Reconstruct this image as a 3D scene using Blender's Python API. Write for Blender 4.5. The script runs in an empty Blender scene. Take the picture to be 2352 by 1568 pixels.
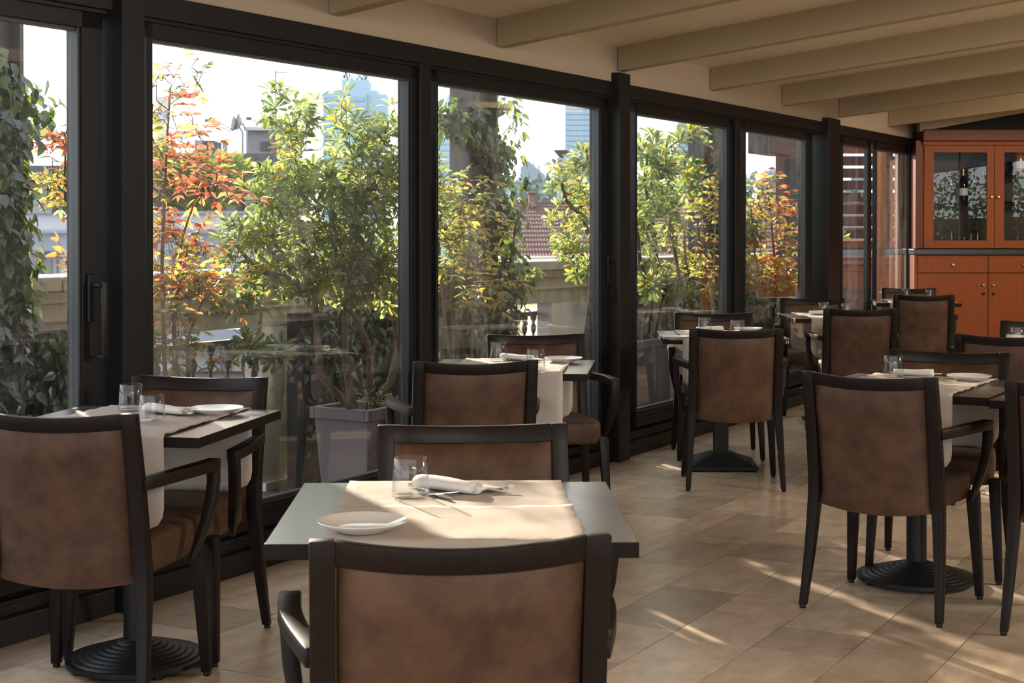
import bpy, bmesh, math, random
import numpy as np
from mathutils import Vector, Matrix
random.seed(7); np.random.seed(7)
sc = bpy.context.scene
COL = sc.collection
# ------------------------------------------------------------------ camera
H, F, HY, P = 1.335, 3495.47, 538.81, 0.0107     # eye height, focal length in pixels, horizon row, pitch
CY = HY + F*math.tan(P)
cam = bpy.data.objects.new('camera', bpy.data.cameras.new('camera')); COL.objects.link(cam)
cam.location = (0, 0, H); cam.rotation_euler = (math.pi/2 - P, 0, 0)
cam.data.sensor_width = 36; cam.data.lens = 36*F/2352
cam.data.shift_y = (CY-784)/2352; cam.data.clip_start = .05; cam.data.clip_end = 3000
cam.data.dof.use_dof = True; cam.data.dof.focus_distance = 5.5; cam.data.dof.aperture_fstop = 14
sc.camera = cam
# ------------------------------------------------------------------ world, sun, fill lights, exposure
SUN_AZ, SUN_EL, SUN_W = math.radians(-23.6), math.radians(18), 7.5
w = bpy.data.worlds.new('sky'); sc.world = w; w.use_nodes = True
nt = w.node_tree; bg = nt.nodes['Background']
geo = nt.nodes.new('ShaderNodeNewGeometry'); sep = nt.nodes.new('ShaderNodeSeparateXYZ')
ramp = nt.nodes.new('ShaderNodeValToRGB'); neg = nt.nodes.new('ShaderNodeMath'); neg.operation = 'MULTIPLY'; neg.inputs[1].default_value = -1
nt.links.new(geo.outputs['Incoming'], sep.inputs[0]); nt.links.new(sep.outputs['Z'], neg.inputs[0]); nt.links.new(neg.outputs[0], ramp.inputs[0])
ramp.color_ramp.elements[0].position = 0; ramp.color_ramp.elements[0].color = (.80, .90, 1.0, 1)
ramp.color_ramp.elements[1].position = .14; ramp.color_ramp.elements[1].color = (.95, .97, 1.0, 1)
e_ = ramp.color_ramp.elements.new(1.0); e_.color = (.74, .84, 1.0, 1)
nt.links.new(ramp.outputs[0], bg.inputs[0]); bg.inputs[1].default_value = 1.6
sl = bpy.data.lights.new('sun', 'SUN'); sl.energy = SUN_W; sl.angle = math.radians(.7); sl.color = (1, .86, .68)
so = bpy.data.objects.new('sun', sl); COL.objects.link(so)
tosun = Vector((math.sin(SUN_AZ)*math.cos(SUN_EL), math.cos(SUN_AZ)*math.cos(SUN_EL), math.sin(SUN_EL)))
so.rotation_euler = tosun.to_track_quat('Z', 'Y').to_euler(); so.location = tosun*60
def area(name, loc, target, sx, sy, power, color):
    l = bpy.data.lights.new(name, 'AREA'); l.shape = 'RECTANGLE'; l.size = sx; l.size_y = sy; l.energy = power; l.color = color
    o = bpy.data.objects.new(name, l); COL.objects.link(o); o.location = loc
    o.rotation_euler = (Vector(loc)-Vector(target)).to_track_quat('Z', 'Y').to_euler(); return o
area('fill_light_behind', (2.2, -1.2, 2.75), (2.2, 6, .9), 3.0, .9, 75, (1, .95, .87))  # unseen fill light added behind the camera to brighten the room
area('fill_light_right', (5.6, 5.0, 2.85), (3.0, 6.5, .3), 1.0, 1.6, 125, (1, .88, .72))  # added out-of-view fill for the right-hand tables
area('fill_light_bar', (5.6, 11.2, 2.85), (4.2, 14.6, .9), 1.0, .6, 85, (1, .84, .62))  # added warm fill aimed at the sideboard, no lamp seen there
sc.view_settings.view_transform = 'Standard'; sc.view_settings.look = 'None'
sc.view_settings.exposure = 1.0; sc.view_settings.gamma = 1; sc.view_settings.use_curve_mapping = False
cy = sc.cycles; cy.max_bounces = 10; cy.diffuse_bounces = 4; cy.glossy_bounces = 4; cy.transmission_bounces = 8
cy.transparent_max_bounces = 24; cy.caustics_reflective = False; cy.caustics_refractive = False
cy.sample_clamp_indirect = 4.0; cy.use_denoising = True
# ------------------------------------------------------------------ pixel -> place helpers
def ray(px, py):
    X = (px-1176)/F; u = -(py-CY)/F
    return Vector((X, math.cos(P)+u*math.sin(P), -math.sin(P)+u*math.cos(P)))
def at_z(px, py, z): r = ray(px, py); return Vector((0, 0, H)) + r*((z-H)/r.z)
def at_y(px, py, y): r = ray(px, py); return Vector((0, 0, H)) + r*(y/r.y)
# window wall frame: s along the wall (away from the camera), d towards the room
P0 = Vector((-1.651, 4.906, 0)); U = Vector((.4871, .8734, 0)).normalized(); N = Vector((U.y, -U.x, 0))
def W(s, d, z): return P0 + U*s + N*d + Vector((0, 0, z))
WM = Matrix(((U.x, N.x, 0, P0.x), (U.y, N.y, 0, P0.y), (0, 0, 1, 0), (0, 0, 0, 1)))
def s_at(px, d):                    # s of the pixel column on the plane d
    k = (px-1176)/F; b = P0 + N*d   # b.x+U.x s = k (b.y+U.y s)
    return (k*b.y-b.x)/(U.x-k*U.y)
def at_d(px, py, d):
    r = ray(px, py); t = (d - (Vector((0, 0, 0))-P0).dot(N))/r.dot(N); return Vector((0, 0, H))+r*t
def d_of(v): return (Vector((v[0], v[1], 0))-P0).dot(N)
# ------------------------------------------------------------------ materials
MATS = {}
def mat(name, color, rough=.5, metal=0, spec=.5, noise=None, bump=None, transl=0, coat=0, rand=0, aniso=None):
    """principled; noise=(scale, other colour, amount, detail[, stretch xyz]), bump=(scale, strength)"""
    if name in MATS: return MATS[name]
    m = bpy.data.materials.new(name); m.use_nodes = True; n = m.node_tree.nodes; l = m.node_tree.links
    b = n['Principled BSDF']; b.inputs['Base Color'].default_value = (*color, 1); b.inputs['Roughness'].default_value = rough
    b.inputs['Metallic'].default_value = metal; b.inputs['Specular IOR Level'].default_value = spec
    if coat: b.inputs['Coat Weight'].default_value = coat; b.inputs['Coat Roughness'].default_value = .22
    tc = n.new('ShaderNodeTexCoord')
    src = None
    if noise:
        mp = n.new('ShaderNodeMapping'); l.new(tc.outputs['Object'], mp.inputs[0])
        if len(noise) > 4: mp.inputs['Scale'].default_value = noise[4]
        if rand:
            oi = n.new('ShaderNodeObjectInfo'); mv = n.new('ShaderNodeVectorMath'); mv.operation = 'SCALE'; mv.inputs[0].default_value = (37, 91, 53)
            l.new(oi.outputs['Random'], mv.inputs['Scale']); l.new(mv.outputs[0], mp.inputs['Location'])
        t = n.new('ShaderNodeTexNoise'); t.inputs['Scale'].default_value = noise[0]; t.inputs['Detail'].default_value = noise[3]; t.inputs['Roughness'].default_value = .62
        l.new(mp.outputs[0], t.inputs['Vector'])
        r = n.new('ShaderNodeValToRGB'); r.color_ramp.elements[0].position = .5-noise[2]; r.color_ramp.elements[1].position = .5+noise[2]
        r.color_ramp.elements[0].color = (*color, 1); r.color_ramp.elements[1].color = (*noise[1], 1)
        l.new(t.outputs['Fac'], r.inputs[0]); src = r.outputs[0]
    if rand:
        oi = n.new('ShaderNodeObjectInfo'); hs = n.new('ShaderNodeHueSaturation')
        mr = n.new('ShaderNodeMapRange'); mr.inputs['To Min'].default_value = 1-rand; mr.inputs['To Max'].default_value = 1+rand
        l.new(oi.outputs['Random'], mr.inputs[0]); l.new(mr.outputs[0], hs.inputs['Value'])
        if src: l.new(src, hs.inputs['Color'])
        else: hs.inputs['Color'].default_value = (*color, 1)
        src = hs.outputs[0]
    if src: l.new(src, b.inputs['Base Color'])
    if bump:
        t2 = n.new('ShaderNodeTexNoise'); t2.inputs['Scale'].default_value = bump[0]; t2.inputs['Detail'].default_value = 4
        l.new(tc.outputs['Object'], t2.inputs['Vector'])
        bp = n.new('ShaderNodeBump'); bp.inputs['Strength'].default_value = bump[1]; bp.inputs['Distance'].default_value = .004
        l.new(t2.outputs['Fac'], bp.inputs['Height']); l.new(bp.outputs[0], b.inputs['Normal'])
    if transl:
        tr = n.new('ShaderNodeBsdfTranslucent'); mx = n.new('ShaderNodeMixShader'); mx.inputs[0].default_value = transl
        tr.inputs[0].default_value = (*[min(1, c*1.6) for c in color], 1)
        l.new(b.outputs[0], mx.inputs[1]); l.new(tr.outputs[0], mx.inputs[2]); l.new(mx.outputs[0], n['Material Output'].inputs[0])
    MATS[name] = m; return m
def leafmat(name, color, tcolor, transl=.55):
    m = mat(name, color, rough=.27, spec=.6)
    n = m.node_tree.nodes; l = m.node_tree.links; b = n['Principled BSDF']
    tr = n.new('ShaderNodeBsdfTranslucent'); tr.inputs[0].default_value = (*tcolor, 1)
    mx = n.new('ShaderNodeMixShader'); mx.inputs[0].default_value = transl
    l.new(b.outputs[0], mx.inputs[1]); l.new(tr.outputs[0], mx.inputs[2]); l.new(mx.outputs[0], n['Material Output'].inputs[0]); return m
def paneglass(name, tint=(.97, .985, .98), dirt=.03, ior=1.5, boost=1.0):
    """thin architectural glass: clear transmission + mirror reflection by Fresnel, a little dust and streaks"""
    m = bpy.data.materials.new(name); m.use_nodes = True; n = m.node_tree.nodes; l = m.node_tree.links; n.clear()
    out = n.new('ShaderNodeOutputMaterial'); tr = n.new('ShaderNodeBsdfTransparent'); tr.inputs[0].default_value = (*tint, 1)
    gl = n.new('ShaderNodeBsdfGlossy'); gl.inputs['Roughness'].default_value = 0
    fr = n.new('ShaderNodeFresnel'); fr.inputs[0].default_value = ior
    mu = n.new('ShaderNodeMath'); mu.operation = 'MULTIPLY'; mu.inputs[1].default_value = boost; mu.use_clamp = True
    mx = n.new('ShaderNodeMixShader'); l.new(fr.outputs[0], mu.inputs[0]); l.new(mu.outputs[0], mx.inputs[0]); l.new(tr.outputs[0], mx.inputs[1]); l.new(gl.outputs[0], mx.inputs[2])
    last = mx
    if dirt:
        df = n.new('ShaderNodeBsdfDiffuse'); df.inputs[0].default_value = (.75, .75, .72, 1)
        tl = n.new('ShaderNodeBsdfTranslucent'); tl.inputs[0].default_value = (.8, .8, .76, 1)
        ad = n.new('ShaderNodeMixShader'); l.new(df.outputs[0], ad.inputs[1]); l.new(tl.outputs[0], ad.inputs[2])
        tc = n.new('ShaderNodeTexCoord'); mp = n.new('ShaderNodeMapping'); mp.inputs['Scale'].default_value = (1, 1, .35); l.new(tc.outputs['Object'], mp.inputs[0])
        t = n.new('ShaderNodeTexNoise'); t.inputs['Scale'].default_value = 5; t.inputs['Detail'].default_value = 6; t.inputs['Roughness'].default_value = .7; l.new(mp.outputs[0], t.inputs['Vector'])
        mr = n.new('ShaderNodeMapRange'); mr.inputs['From Min'].default_value = .42; mr.inputs['From Max'].default_value = .75
        mr.inputs['To Min'].default_value = dirt*.3; mr.inputs['To Max'].default_value = dirt*2.2; l.new(t.outputs['Fac'], mr.inputs[0])
        m2 = n.new('ShaderNodeMixShader'); l.new(mr.outputs[0], m2.inputs[0]); l.new(mx.outputs[0], m2.inputs[1]); l.new(ad.outputs[0], m2.inputs[2]); last = m2
    l.new(last.outputs[0], out.inputs[0]); MATS[name] = m; return m
def woodmat(name, c1, c2, rough, scale=(1, 1, .08), ns=30, coat=0):
    return mat(name, c1, rough=rough, spec=.25, noise=(ns, c2, .28, 5, scale), bump=(90, .06), coat=coat)

M_frame = mat('charcoal_aluminium', (.009, .0085, .0085), rough=.42, spec=.28, noise=(300, (.013, .012, .012), .2, 2), bump=(500, .05))
M_cream = mat('cream_plaster', (.43, .34, .24), rough=.85, noise=(6, (.455, .36, .255), .3, 4), bump=(60, .15))
M_ceil = mat('cream_ceiling_paint', (.76, .64, .48), rough=.85, noise=(4, (.79, .67, .50), .3, 4), bump=(60, .1))
M_beam = mat('ochre_beam_paint', (.41, .31, .18), rough=.7, noise=(5, (.44, .335, .195), .3, 4), bump=(70, .1))
M_wenge = mat('wenge_wood', (.0065, .004, .0032), rough=.42, spec=.2, noise=(14, (.017, .010, .0075), .28, 5, (14, 14, .9)), bump=(90, .06))
M_leather = mat('brown_leather', (.042, .0205, .0125), rough=.5, spec=.32, noise=(12, (.118, .062, .036), .24, 6), bump=(260, .3), rand=.12)
M_top = mat('dark_brown_laminate', (.070, .066, .064), rough=.30, spec=.9, coat=.6, noise=(160, (.06, .046, .038), .2, 3), bump=(400, .04))
M_edge = mat('table_edge_band', (.014, .010, .008), rough=.5, spec=.12)
M_iron = mat('black_cast_iron', (.007, .008, .008), rough=.40, spec=.3, bump=(350, .15))
M_cloth = mat('beige_linen', (.56, .49, .43), rough=.92, noise=(14, (.61, .535, .475), .3, 5), bump=(420, .25), transl=.18)
M_napkin = mat('white_cotton', (.82, .79, .75), rough=.9, bump=(380, .2), transl=.1)
M_china = mat('white_china', (.82, .81, .78), rough=.12, spec=.6)
M_steel = mat('polished_steel', (.55, .53, .50), rough=.16, metal=1)
M_brass = mat('brass', (.72, .5, .2), rough=.3, metal=1)
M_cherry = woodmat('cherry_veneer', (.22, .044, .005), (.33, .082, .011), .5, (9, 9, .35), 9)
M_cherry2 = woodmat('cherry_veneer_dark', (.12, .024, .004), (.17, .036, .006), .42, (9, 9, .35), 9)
M_inside = mat('dark_cabinet_interior', (.035, .015, .008), rough=.6)
M_granite = mat('black_granite', (.012, .012, .012), rough=.25, noise=(220, (.05, .05, .05), .12, 3))
M_grout = mat('dark_grout', (.05, .038, .028), rough=.9)
M_tile = mat('sandstone_tile', (.42, .32, .225), rough=.27, spec=.7, noise=(3.0, (.62, .49, .36), .22, 9), bump=(26, .10), rand=.24)
M_glass = paneglass('window_glass', dirt=.03, boost=2.4)
M_cabglass = paneglass('cabinet_glass', dirt=0, boost=2.2)
def clearglass(name, tint):
    m = bpy.data.materials.new(name); m.use_nodes = True; n = m.node_tree.nodes; l = m.node_tree.links; n.clear()
    out = n.new('ShaderNodeOutputMaterial'); g = n.new('ShaderNodeBsdfGlass'); g.inputs['IOR'].default_value = 1.45; g.inputs[0].default_value = (*tint, 1)
    g.inputs['Roughness'].default_value = 0
    t = n.new('ShaderNodeBsdfTransparent'); t.inputs[0].default_value = (.975, .98, .978, 1)
    lw = n.new('ShaderNodeLayerWeight'); lw.inputs[0].default_value = .5
    gs = n.new('ShaderNodeBsdfGlossy'); gs.inputs['Roughness'].default_value = .02
    mr = n.new('ShaderNodeMapRange'); mr.inputs['To Min'].default_value = .035; mr.inputs['To Max'].default_value = .75
    pw = n.new('ShaderNodeMath'); pw.operation = 'POWER'; pw.inputs[1].default_value = 3.0
    l.new(lw.outputs['Facing'], pw.inputs[0]); l.new(pw.outputs[0], mr.inputs[0])
    mx = n.new('ShaderNodeMixShader'); l.new(mr.outputs[0], mx.inputs[0]); l.new(t.outputs[0], mx.inputs[1]); l.new(gs.outputs[0], mx.inputs[2])
    l.new(mx.outputs[0], out.inputs[0]); MATS[name] = m; return m
M_tumbler = clearglass('clear_tumbler_glass', (1, 1, 1))
M_plaster = mat('pale_plaster', (.72, .66, .61), rough=.9, noise=(8, (.80, .74, .69), .3, 6), bump=(120, .5))
M_concrete = mat('weathered_concrete', (.42, .37, .30), rough=.9, noise=(5, (.55, .50, .42), .3, 7, (1, 1, .35)), bump=(50, .4))
M_terrace = mat('mossy_terrace_slab', (.30, .28, .25), rough=.85, noise=(7, (.12, .15, .05), .18, 6), bump=(40, .3))
M_planter = mat('taupe_planter', (.21, .18, .19), rough=.6, bump=(200, .1))
M_greyplanter = mat('lead_grey_planter', (.10, .105, .115), rough=.65, noise=(3, (.14, .145, .155), .3, 5))
M_soil = mat('dark_soil', (.03, .02, .013), rough=1, bump=(60, .8))
M_bark = mat('grey_brown_bark', (.10, .065, .045), rough=.9, noise=(18, (.17, .125, .095), .25, 6, (1, 1, .3)), bump=(90, .6))
M_twig = mat('dark_twig', (.055, .042, .03), rough=.85)
M_post = mat('dark_steel_post', (.03, .032, .036), rough=.5)
M_railing = mat('painted_iron_railing', (.035, .035, .04), rough=.5)
M_slat = mat('red_brown_slat', (.085, .032, .026), rough=.55, rand=.1)
M_terra = mat('terracotta_render', (.27, .145, .13), rough=.85, noise=(4, (.32, .18, .16), .3, 5))
M_capgrey = mat('grey_cap_stone', (.36, .37, .40), rough=.7)
# ------------------------------------------------------------------ object helpers
def add(name, me, parent=None, label=None, cat=None, group=None, kind=None):
    o = bpy.data.objects.new(name, me); COL.objects.link(o)
    if parent is not None: o.parent = parent
    return tag(o, label, cat, group, kind)
def tag(o, label=None, cat=None, group=None, kind=None):
    if label: o['label'] = label
    if cat: o['category'] = cat
    if group: o['group'] = group
    if kind: o['kind'] = kind
    return o
def empty(name, loc=(0, 0, 0), rz=0, **k):
    o = add(name, None, **k); o.location = loc; o.rotation_euler = (0, 0, rz); o.empty_display_size = .1; return o
KIDS = {}
def copy_tree(o, parent=None):
    c = o.copy(); COL.objects.link(c)
    if parent is not None: c.parent = parent
    for ch in [x for x in bpy.data.objects if x.parent == o] if o not in KIDS else KIDS[o]: copy_tree(ch, c)
    return c
class MB:
    def __init__(s): s.v = []; s.f = []; s.mi = []; s.cur = 0
    def add(s, vs, fs):
        b = len(s.v); s.v += [tuple(x) for x in vs]; s.f += [tuple(b+i for i in q) for q in fs]; s.mi += [s.cur]*len(fs); return s
    def hexa(s, p):   # 8 points: bottom ring 0-3, top ring 4-7 (ccw seen from above)
        return s.add(p, [(3, 2, 1, 0), (4, 5, 6, 7), (0, 1, 5, 4), (1, 2, 6, 5), (2, 3, 7, 6), (3, 0, 4, 7)])
    def box(s, x0, x1, y0, y1, z0, z1, M=None):
        p = [(x0, y0, z0), (x1, y0, z0), (x1, y1, z0), (x0, y1, z0), (x0, y0, z1), (x1, y0, z1), (x1, y1, z1), (x0, y1, z1)]
        if M is not None: p = [M @ Vector(q) for q in p]
        return s.hexa(p)
    def wbox(s, s0, s1, d0, d1, z0, z1, z1b=None, z0b=None):   # box in window-wall coordinates; optional other heights at s1
        a, b = (z1 if z1b is None else z1b), (z0 if z0b is None else z0b)
        p = [W(s0, d0, z0), W(s0, d1, z0), W(s1, d1, b), W(s1, d0, b), W(s0, d0, z1), W(s0, d1, z1), W(s1, d1, a), W(s1, d0, a)]
        return s.add(p, [(0, 1, 2, 3), (7, 6, 5, 4), (4, 5, 1, 0), (5, 6, 2, 1), (6, 7, 3, 2), (7, 4, 0, 3)])
    def loft(s, rings, cap=True, closed=False):
        n = len(rings[0]); b = len(s.v)
        vs = [q for r in rings for q in r]; fs = []
        m = len(rings)
        for i in range(m if closed else m-1):
            for j in range(n):
                a = i*n+j; c = i*n+(j+1) % n; i2 = (i+1) % m
                fs.append((a, c, i2*n+(j+1) % n, i2*n+j))
        if cap and not closed: fs += [tuple(range(n-1, -1, -1)), tuple((m-1)*n+j for j in range(n))]
        return s.add(vs, fs)
    def tube(s, path, rad, n=6, cap=True):
        path = [Vector(p) for p in path]; rs = rad if isinstance(rad, (list, tuple)) else [rad]*len(path)
        rings = []; up = None
        for i, p in enumerate(path):
            t = (path[min(i+1, len(path)-1)]-path[max(i-1, 0)]).normalized()
            if up is None: up = t.orthogonal().normalized()
            up = (up-t*up.dot(t)); up = up.normalized() if up.length > 1e-6 else t.orthogonal().normalized()
            v = t.cross(up)
            rings.append([p+(up*math.cos(a)+v*math.sin(a))*rs[i] for a in [2*math.pi*k/n for k in range(n)]])
        return s.loft(rings, cap)
    def sweep(s, path, side, sizes):
        """rectangular bar along path; side = width direction per point, sizes = (width, thickness) per point"""
        path = [Vector(p) for p in path]; rings = []
        for i, p in enumerate(path):
            t = (path[min(i+1, len(path)-1)]-path[max(i-1, 0)]).normalized()
            sd = Vector(side[i] if isinstance(side, list) else side); sd = (sd-t*sd.dot(t)).normalized(); nn = t.cross(sd)
            a, c = sizes[i] if isinstance(sizes, list) else sizes
            rings.append([p+sd*a/2+nn*c/2, p-sd*a/2+nn*c/2, p-sd*a/2-nn*c/2, p+sd*a/2-nn*c/2])
        return s.loft(rings)
    def lathe(s, prof, n=32, c=(0, 0, 0)):
        rings = [[(c[0]+r*math.cos(2*math.pi*k/n), c[1]+r*math.sin(2*math.pi*k/n), c[2]+z) for k in range(n)] for r, z in prof]
        return s.loft(rings, cap=True)
    def mesh(s, name, mats, smooth=False, bevel=0, seg=2, fix=True):
        me = bpy.data.meshes.new(name); me.from_pydata(s.v, [], s.f)
        for m in (mats if isinstance(mats, (list, tuple)) else [mats]): me.materials.append(m)
        if any(s.mi): me.polygons.foreach_set('material_index', s.mi)
        if fix or bevel:
            bm = bmesh.new(); bm.from_mesh(me)
            if fix: bmesh.ops.recalc_face_normals(bm, faces=bm.faces)
            if bevel:
                es = [e for e in bm.edges if len(e.link_faces) == 2 and e.calc_face_angle(0) > .5]
                bmesh.ops.bevel(bm, geom=es, offset=bevel, segments=seg, profile=.5, affect='EDGES', clamp_overlap=True)
            bm.to_mesh(me); bm.free()
        if smooth:
            me.polygons.foreach_set('use_smooth', [True]*len(me.polygons))
            try: me.set_sharp_from_angle(angle=math.radians(smooth if smooth > 1 else 40))
            except Exception: pass
        me.update(); return me
    def build(s, name, mats, parent=None, smooth=False, bevel=0, seg=2, label=None, cat=None, group=None, kind=None):
        return add(name, s.mesh(name, mats, smooth, bevel, seg), parent, label, cat, group, kind)
def lerp(a, b, t): return a+(b-a)*t
# ------------------------------------------------------------------ floor
def struct(o): o['kind'] = 'structure'; return o
flo = struct(MB().box(-9, 9, -9, 17, -.30, -.012).build('floor', M_grout))
bm_ = MB().box(-.5, .5, -.5, .5, -.011, 0)
tile_me = bm_.mesh('floor_tile', M_tile)
edges = [.0]; dd = [-.0, .208, .501, .791, 1.086, 1.236, 1.529, 1.822, 2.114, 2.411, 2.705, 2.998, 3.148, 3.44, 3.735, 4.03, 4.325, 4.62, 4.77, 5.06, 5.36, 5.65, 5.95, 6.25, 6.55, 6.85, 7.15, 7.45]
rng = random.Random(3); rest = MB(); ntile = 0; cand = []
for i in range(len(dd)-1):
    a, b = dd[i], dd[i+1]; small = (b-a) < .2
    s = -9+rng.random()*.5
    while s < 14:
        L = (.30 if small and rng.random() < .5 else rng.choice([.60, .60, .60, .45, .30]))
        cand.append((s, s+L, a, b)); s += L
def px_of(v):
    d = v.y*math.cos(P)-(v.z-H)*math.sin(P); u = v.y*math.sin(P)+(v.z-H)*math.cos(P)
    return (1176+F*v.x/d, CY-F*u/d) if d > .1 else (1e9, 1e9)
def inview(v, mg=60): x, y = px_of(v); return -mg < x < 2352+mg and -mg < y < 1568+mg
vis = [c for c in cand if any(inview(W(s, d, 0), 30) for s in (c[0], c[1]) for d in (c[2], c[3]))]
vis.sort(key=lambda c: W((c[0]+c[1])/2, (c[2]+c[3])/2, 0).length); keep = set(vis[:300])
rotU = math.atan2(U.y, U.x)
for c in cand:
    s0, s1, a, b = c; ctr = W((s0+s1)/2, (a+b)/2, 0)
    if ctr.y > 15.2 or ctr.x > 8.5 or ctr.y < -8: continue
    if c in keep:
        o = add('floor_tile', tile_me, flo); o.location = ctr; o.rotation_euler = (0, 0, rotU); o.scale = (s1-s0-.006, b-a-.004, 1)
    else: rest.wbox(s0+.002, s1-.002, a+.002, b-.002, -.011, 0)
rest.build('floor_tile', M_tile, flo, kind='stuff')
# ------------------------------------------------------------------ window wall
def ztop(s): return 2.205+.0060*s          # top of the dark frame along the wall
SMIN, SMAX = -4.5, s_at(2098, -.03)
struct(MB().wbox(SMIN, SMAX, -.16, 0, -.10, .087).build('baseboard_left', M_frame, bevel=.003))
tr_ = MB(); tr_.wbox(SMIN, SMAX, -.14, -.035, .087, .12); tr_.wbox(SMIN, SMAX, -.05, -.035, .12, .135); tr_.wbox(SMIN, SMAX, -.11, -.095, .12, .15)
struct(tr_.build('trim_1', M_frame, bevel=.002)); 
hd = MB(); hd.wbox(SMIN, SMAX, -.14, -.005, ztop(SMIN)-.085, ztop(SMIN), ztop(SMAX), ztop(SMAX)-.085)
hd.wbox(SMIN, SMAX, -.13, -.022, ztop(SMIN)-.10, ztop(SMIN)-.085, ztop(SMAX)-.085, ztop(SMAX)-.10)
struct(hd.build('trim_2', M_frame, bevel=.002))
def zceil(s): return 2.372+.0085*s + .035      # ceiling height where it meets the window wall
struct(MB().wbox(SMIN, SMAX+.35, -.18, -.012, ztop(SMIN), zceil(SMIN)+.05, zceil(SMAX)+.05, ztop(SMAX)).build('wall_left', M_cream))
# vertical posts that stand proud of the sashes
def post(n, s0, s1, top, dp=.035):
    struct(MB().wbox(s0, s1, -.14, dp, 0, top).build('trim_%d' % n, M_frame, bevel=.003))
post(3, s_at(283, .03), s_at(334, .03), ztop(0)-.004, .03)
post(4, s_at(966, -.012), s_at(991, -.012), 2.20, -.012)
post(5, s_at(1424, .045), s_at(1448, .045), 2.285, .045)
post(6, s_at(1690, -.012), s_at(1701, -.012), 2.22, -.012)
post(7, s_at(1903, .045), s_at(1930, .045), 2.29, .045)
struct(MB().wbox(s_at(2089, 0), s_at(2101, 0), -.035, 0, 0, 2.26).build('trim_8', M_frame, bevel=.003))
def window(n, x0, x1, sash, dg=-.075, stile=(0, 0), handle=None, zb=.252, th=.0375):
    """one glazed sash between two pixel columns; stile = widths (m) of its own left and right uprights"""
    root = struct(empty('window_%d' % n, W(0, 0, 0)*0))
    s0, s1 = (x0 if isinstance(x0, float) else s_at(x0, dg)), (x1 if isinstance(x1, float) else s_at(x1, dg))
    zt0, zt1 = ztop(s0)-.155, ztop(s1)-.155
    fr = MB(); f0, f1 = dg-th+.0025, dg+th+.0025
    a0, a1 = s0-stile[0], s1+stile[1]
    fr.wbox(a0, a1, f0, f1, .155, zb); fr.wbox(a0, a1, f0, f1, zt0, ztop(s0)-.09, ztop(s1)-.09, zt1)
    fr.wbox(a0, a1, f1, f1+.006, zb-.045, zb-.04)
    for e0, e1 in ((a0, s0), (s1, a1)):
        if e1-e0 > .004: fr.wbox(e0, e1, f0, f1, .155, ztop((e0+e1)/2)-.09)
    fr.build('sash_frame', M_frame, root, bevel=.002)
    bd = MB(); t = .012   # pale rubber glazing bead
    bd.wbox(s0, s1, dg-.012, dg+.02, zb, zb+t); bd.wbox(s0, s1, dg-.012, dg+.02, zt0-t, zt0, zt1, zt1-t)
    bd.wbox(s1-t, s1, dg-.012, dg+min(.03, th), zb, zt1)
    bd.build('glazing_bead', mat('grey_gasket', (.045, .05, .055), rough=.45), root)
    gl = MB(); gl.wbox(s0, s1, dg-.002, dg+.002, zb, zt0, zt1); 
    # a single sheet is enough for the thin-glass shader
    me = bpy.data.meshes.new('glass_pane'); me.from_pydata([W(s0, dg, zb), W(s1, dg, zb), W(s1, dg, zt1), W(s0, dg, zt0)], [], [(0, 1, 2, 3)]); me.materials.append(M_glass)
    add('glass_pane', me, root)
    if handle:
        sh, zc, big = handle; hb = MB()
        hb.wbox(sh-.017, sh+.017, f1, f1+.014, zc-.085, zc+.085)
        h2 = hb.build('handle_plate', M_frame, root, bevel=.006)
        g = MB(); z1 = zc+.045; z0 = z1-big
        g.tube([W(sh, f1+.01, z1), W(sh, f1+.055, z1)], .010, 8)
        g.wbox(sh+.0, sh+.024, f1+.05, f1+.066, z0, z1+.012); g.wbox(sh, sh+.024, f1+.02, f1+.06, z0, z0+.012)
        g.build('handle', M_frame, root, bevel=.003, smooth=True)
    return root
window(1, -4.2, 170, True, stile=(.06, .10), handle=(s_at(208, -.03), 1.115, .255))
window(2, 333, 928, False, stile=(.03, .055))
window(3, 991, 1366, True, stile=(.02, .10), handle=(s_at(1397, -.03), 1.13, .235))
window(4, 1450, 1661, False, stile=(.03, .075))
window(5, 1701, 1842, True, stile=(.02, .14), handle=(s_at(1897, -.03), 1.13, .235))
window(6, 1931, 1988, False, dg=-.03, stile=(.03, .115), zb=.252, th=.018)
window(7, 2009, 2087, False, dg=-.03, stile=(.03, .02), zb=.252, th=.018)
# ------------------------------------------------------------------ ceiling and beams
BD = Vector((1.123, -1, .107)); BD = BD/Vector((BD.x, BD.y, 0)).length      # along the beams, into the room
k_ = BD.x*N.x+BD.y*N.y
def ceil_z(v):     # ceiling height above a floor point
    d = d_of(v); t = max(0, d/k_); q = Vector((v[0], v[1], 0))-Vector((BD.x, BD.y, 0))*t; s = (q-P0).dot(U)
    return zceil(s)+BD.z*t
me = bpy.data.meshes.new('ceiling'); vs = []; fs = []
ss = np.linspace(SMIN-6, SMAX+4.0, 24); ts = np.linspace(-.06, 11, 8)
for s in ss:
    for t in ts: q = W(s, 0, zceil(s))+BD*t; vs.append(q)
for s in ss:
    for t in ts: q = W(s, 0, zceil(s)+.12)+BD*t; vs.append(q)
nb = len(ss)*8
for i in range(len(ss)-1):
    for j in range(7): a = i*8+j; fs.append((a, a+1, a+9, a+8)); fs.append((nb+a, nb+a+8, nb+a+9, nb+a+1))
me.from_pydata(vs, [], fs); me.materials.append(M_ceil); struct(add('ceiling', me))
ends = [(1140, 108), (1418, 163), (1630, 207), (1795, 243), (1927, 269), (2040, 290), (755, 33)]
beamlab = ['second', 'third', 'fourth', 'fifth', 'sixth', 'farthest complete', 'nearest']
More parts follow.
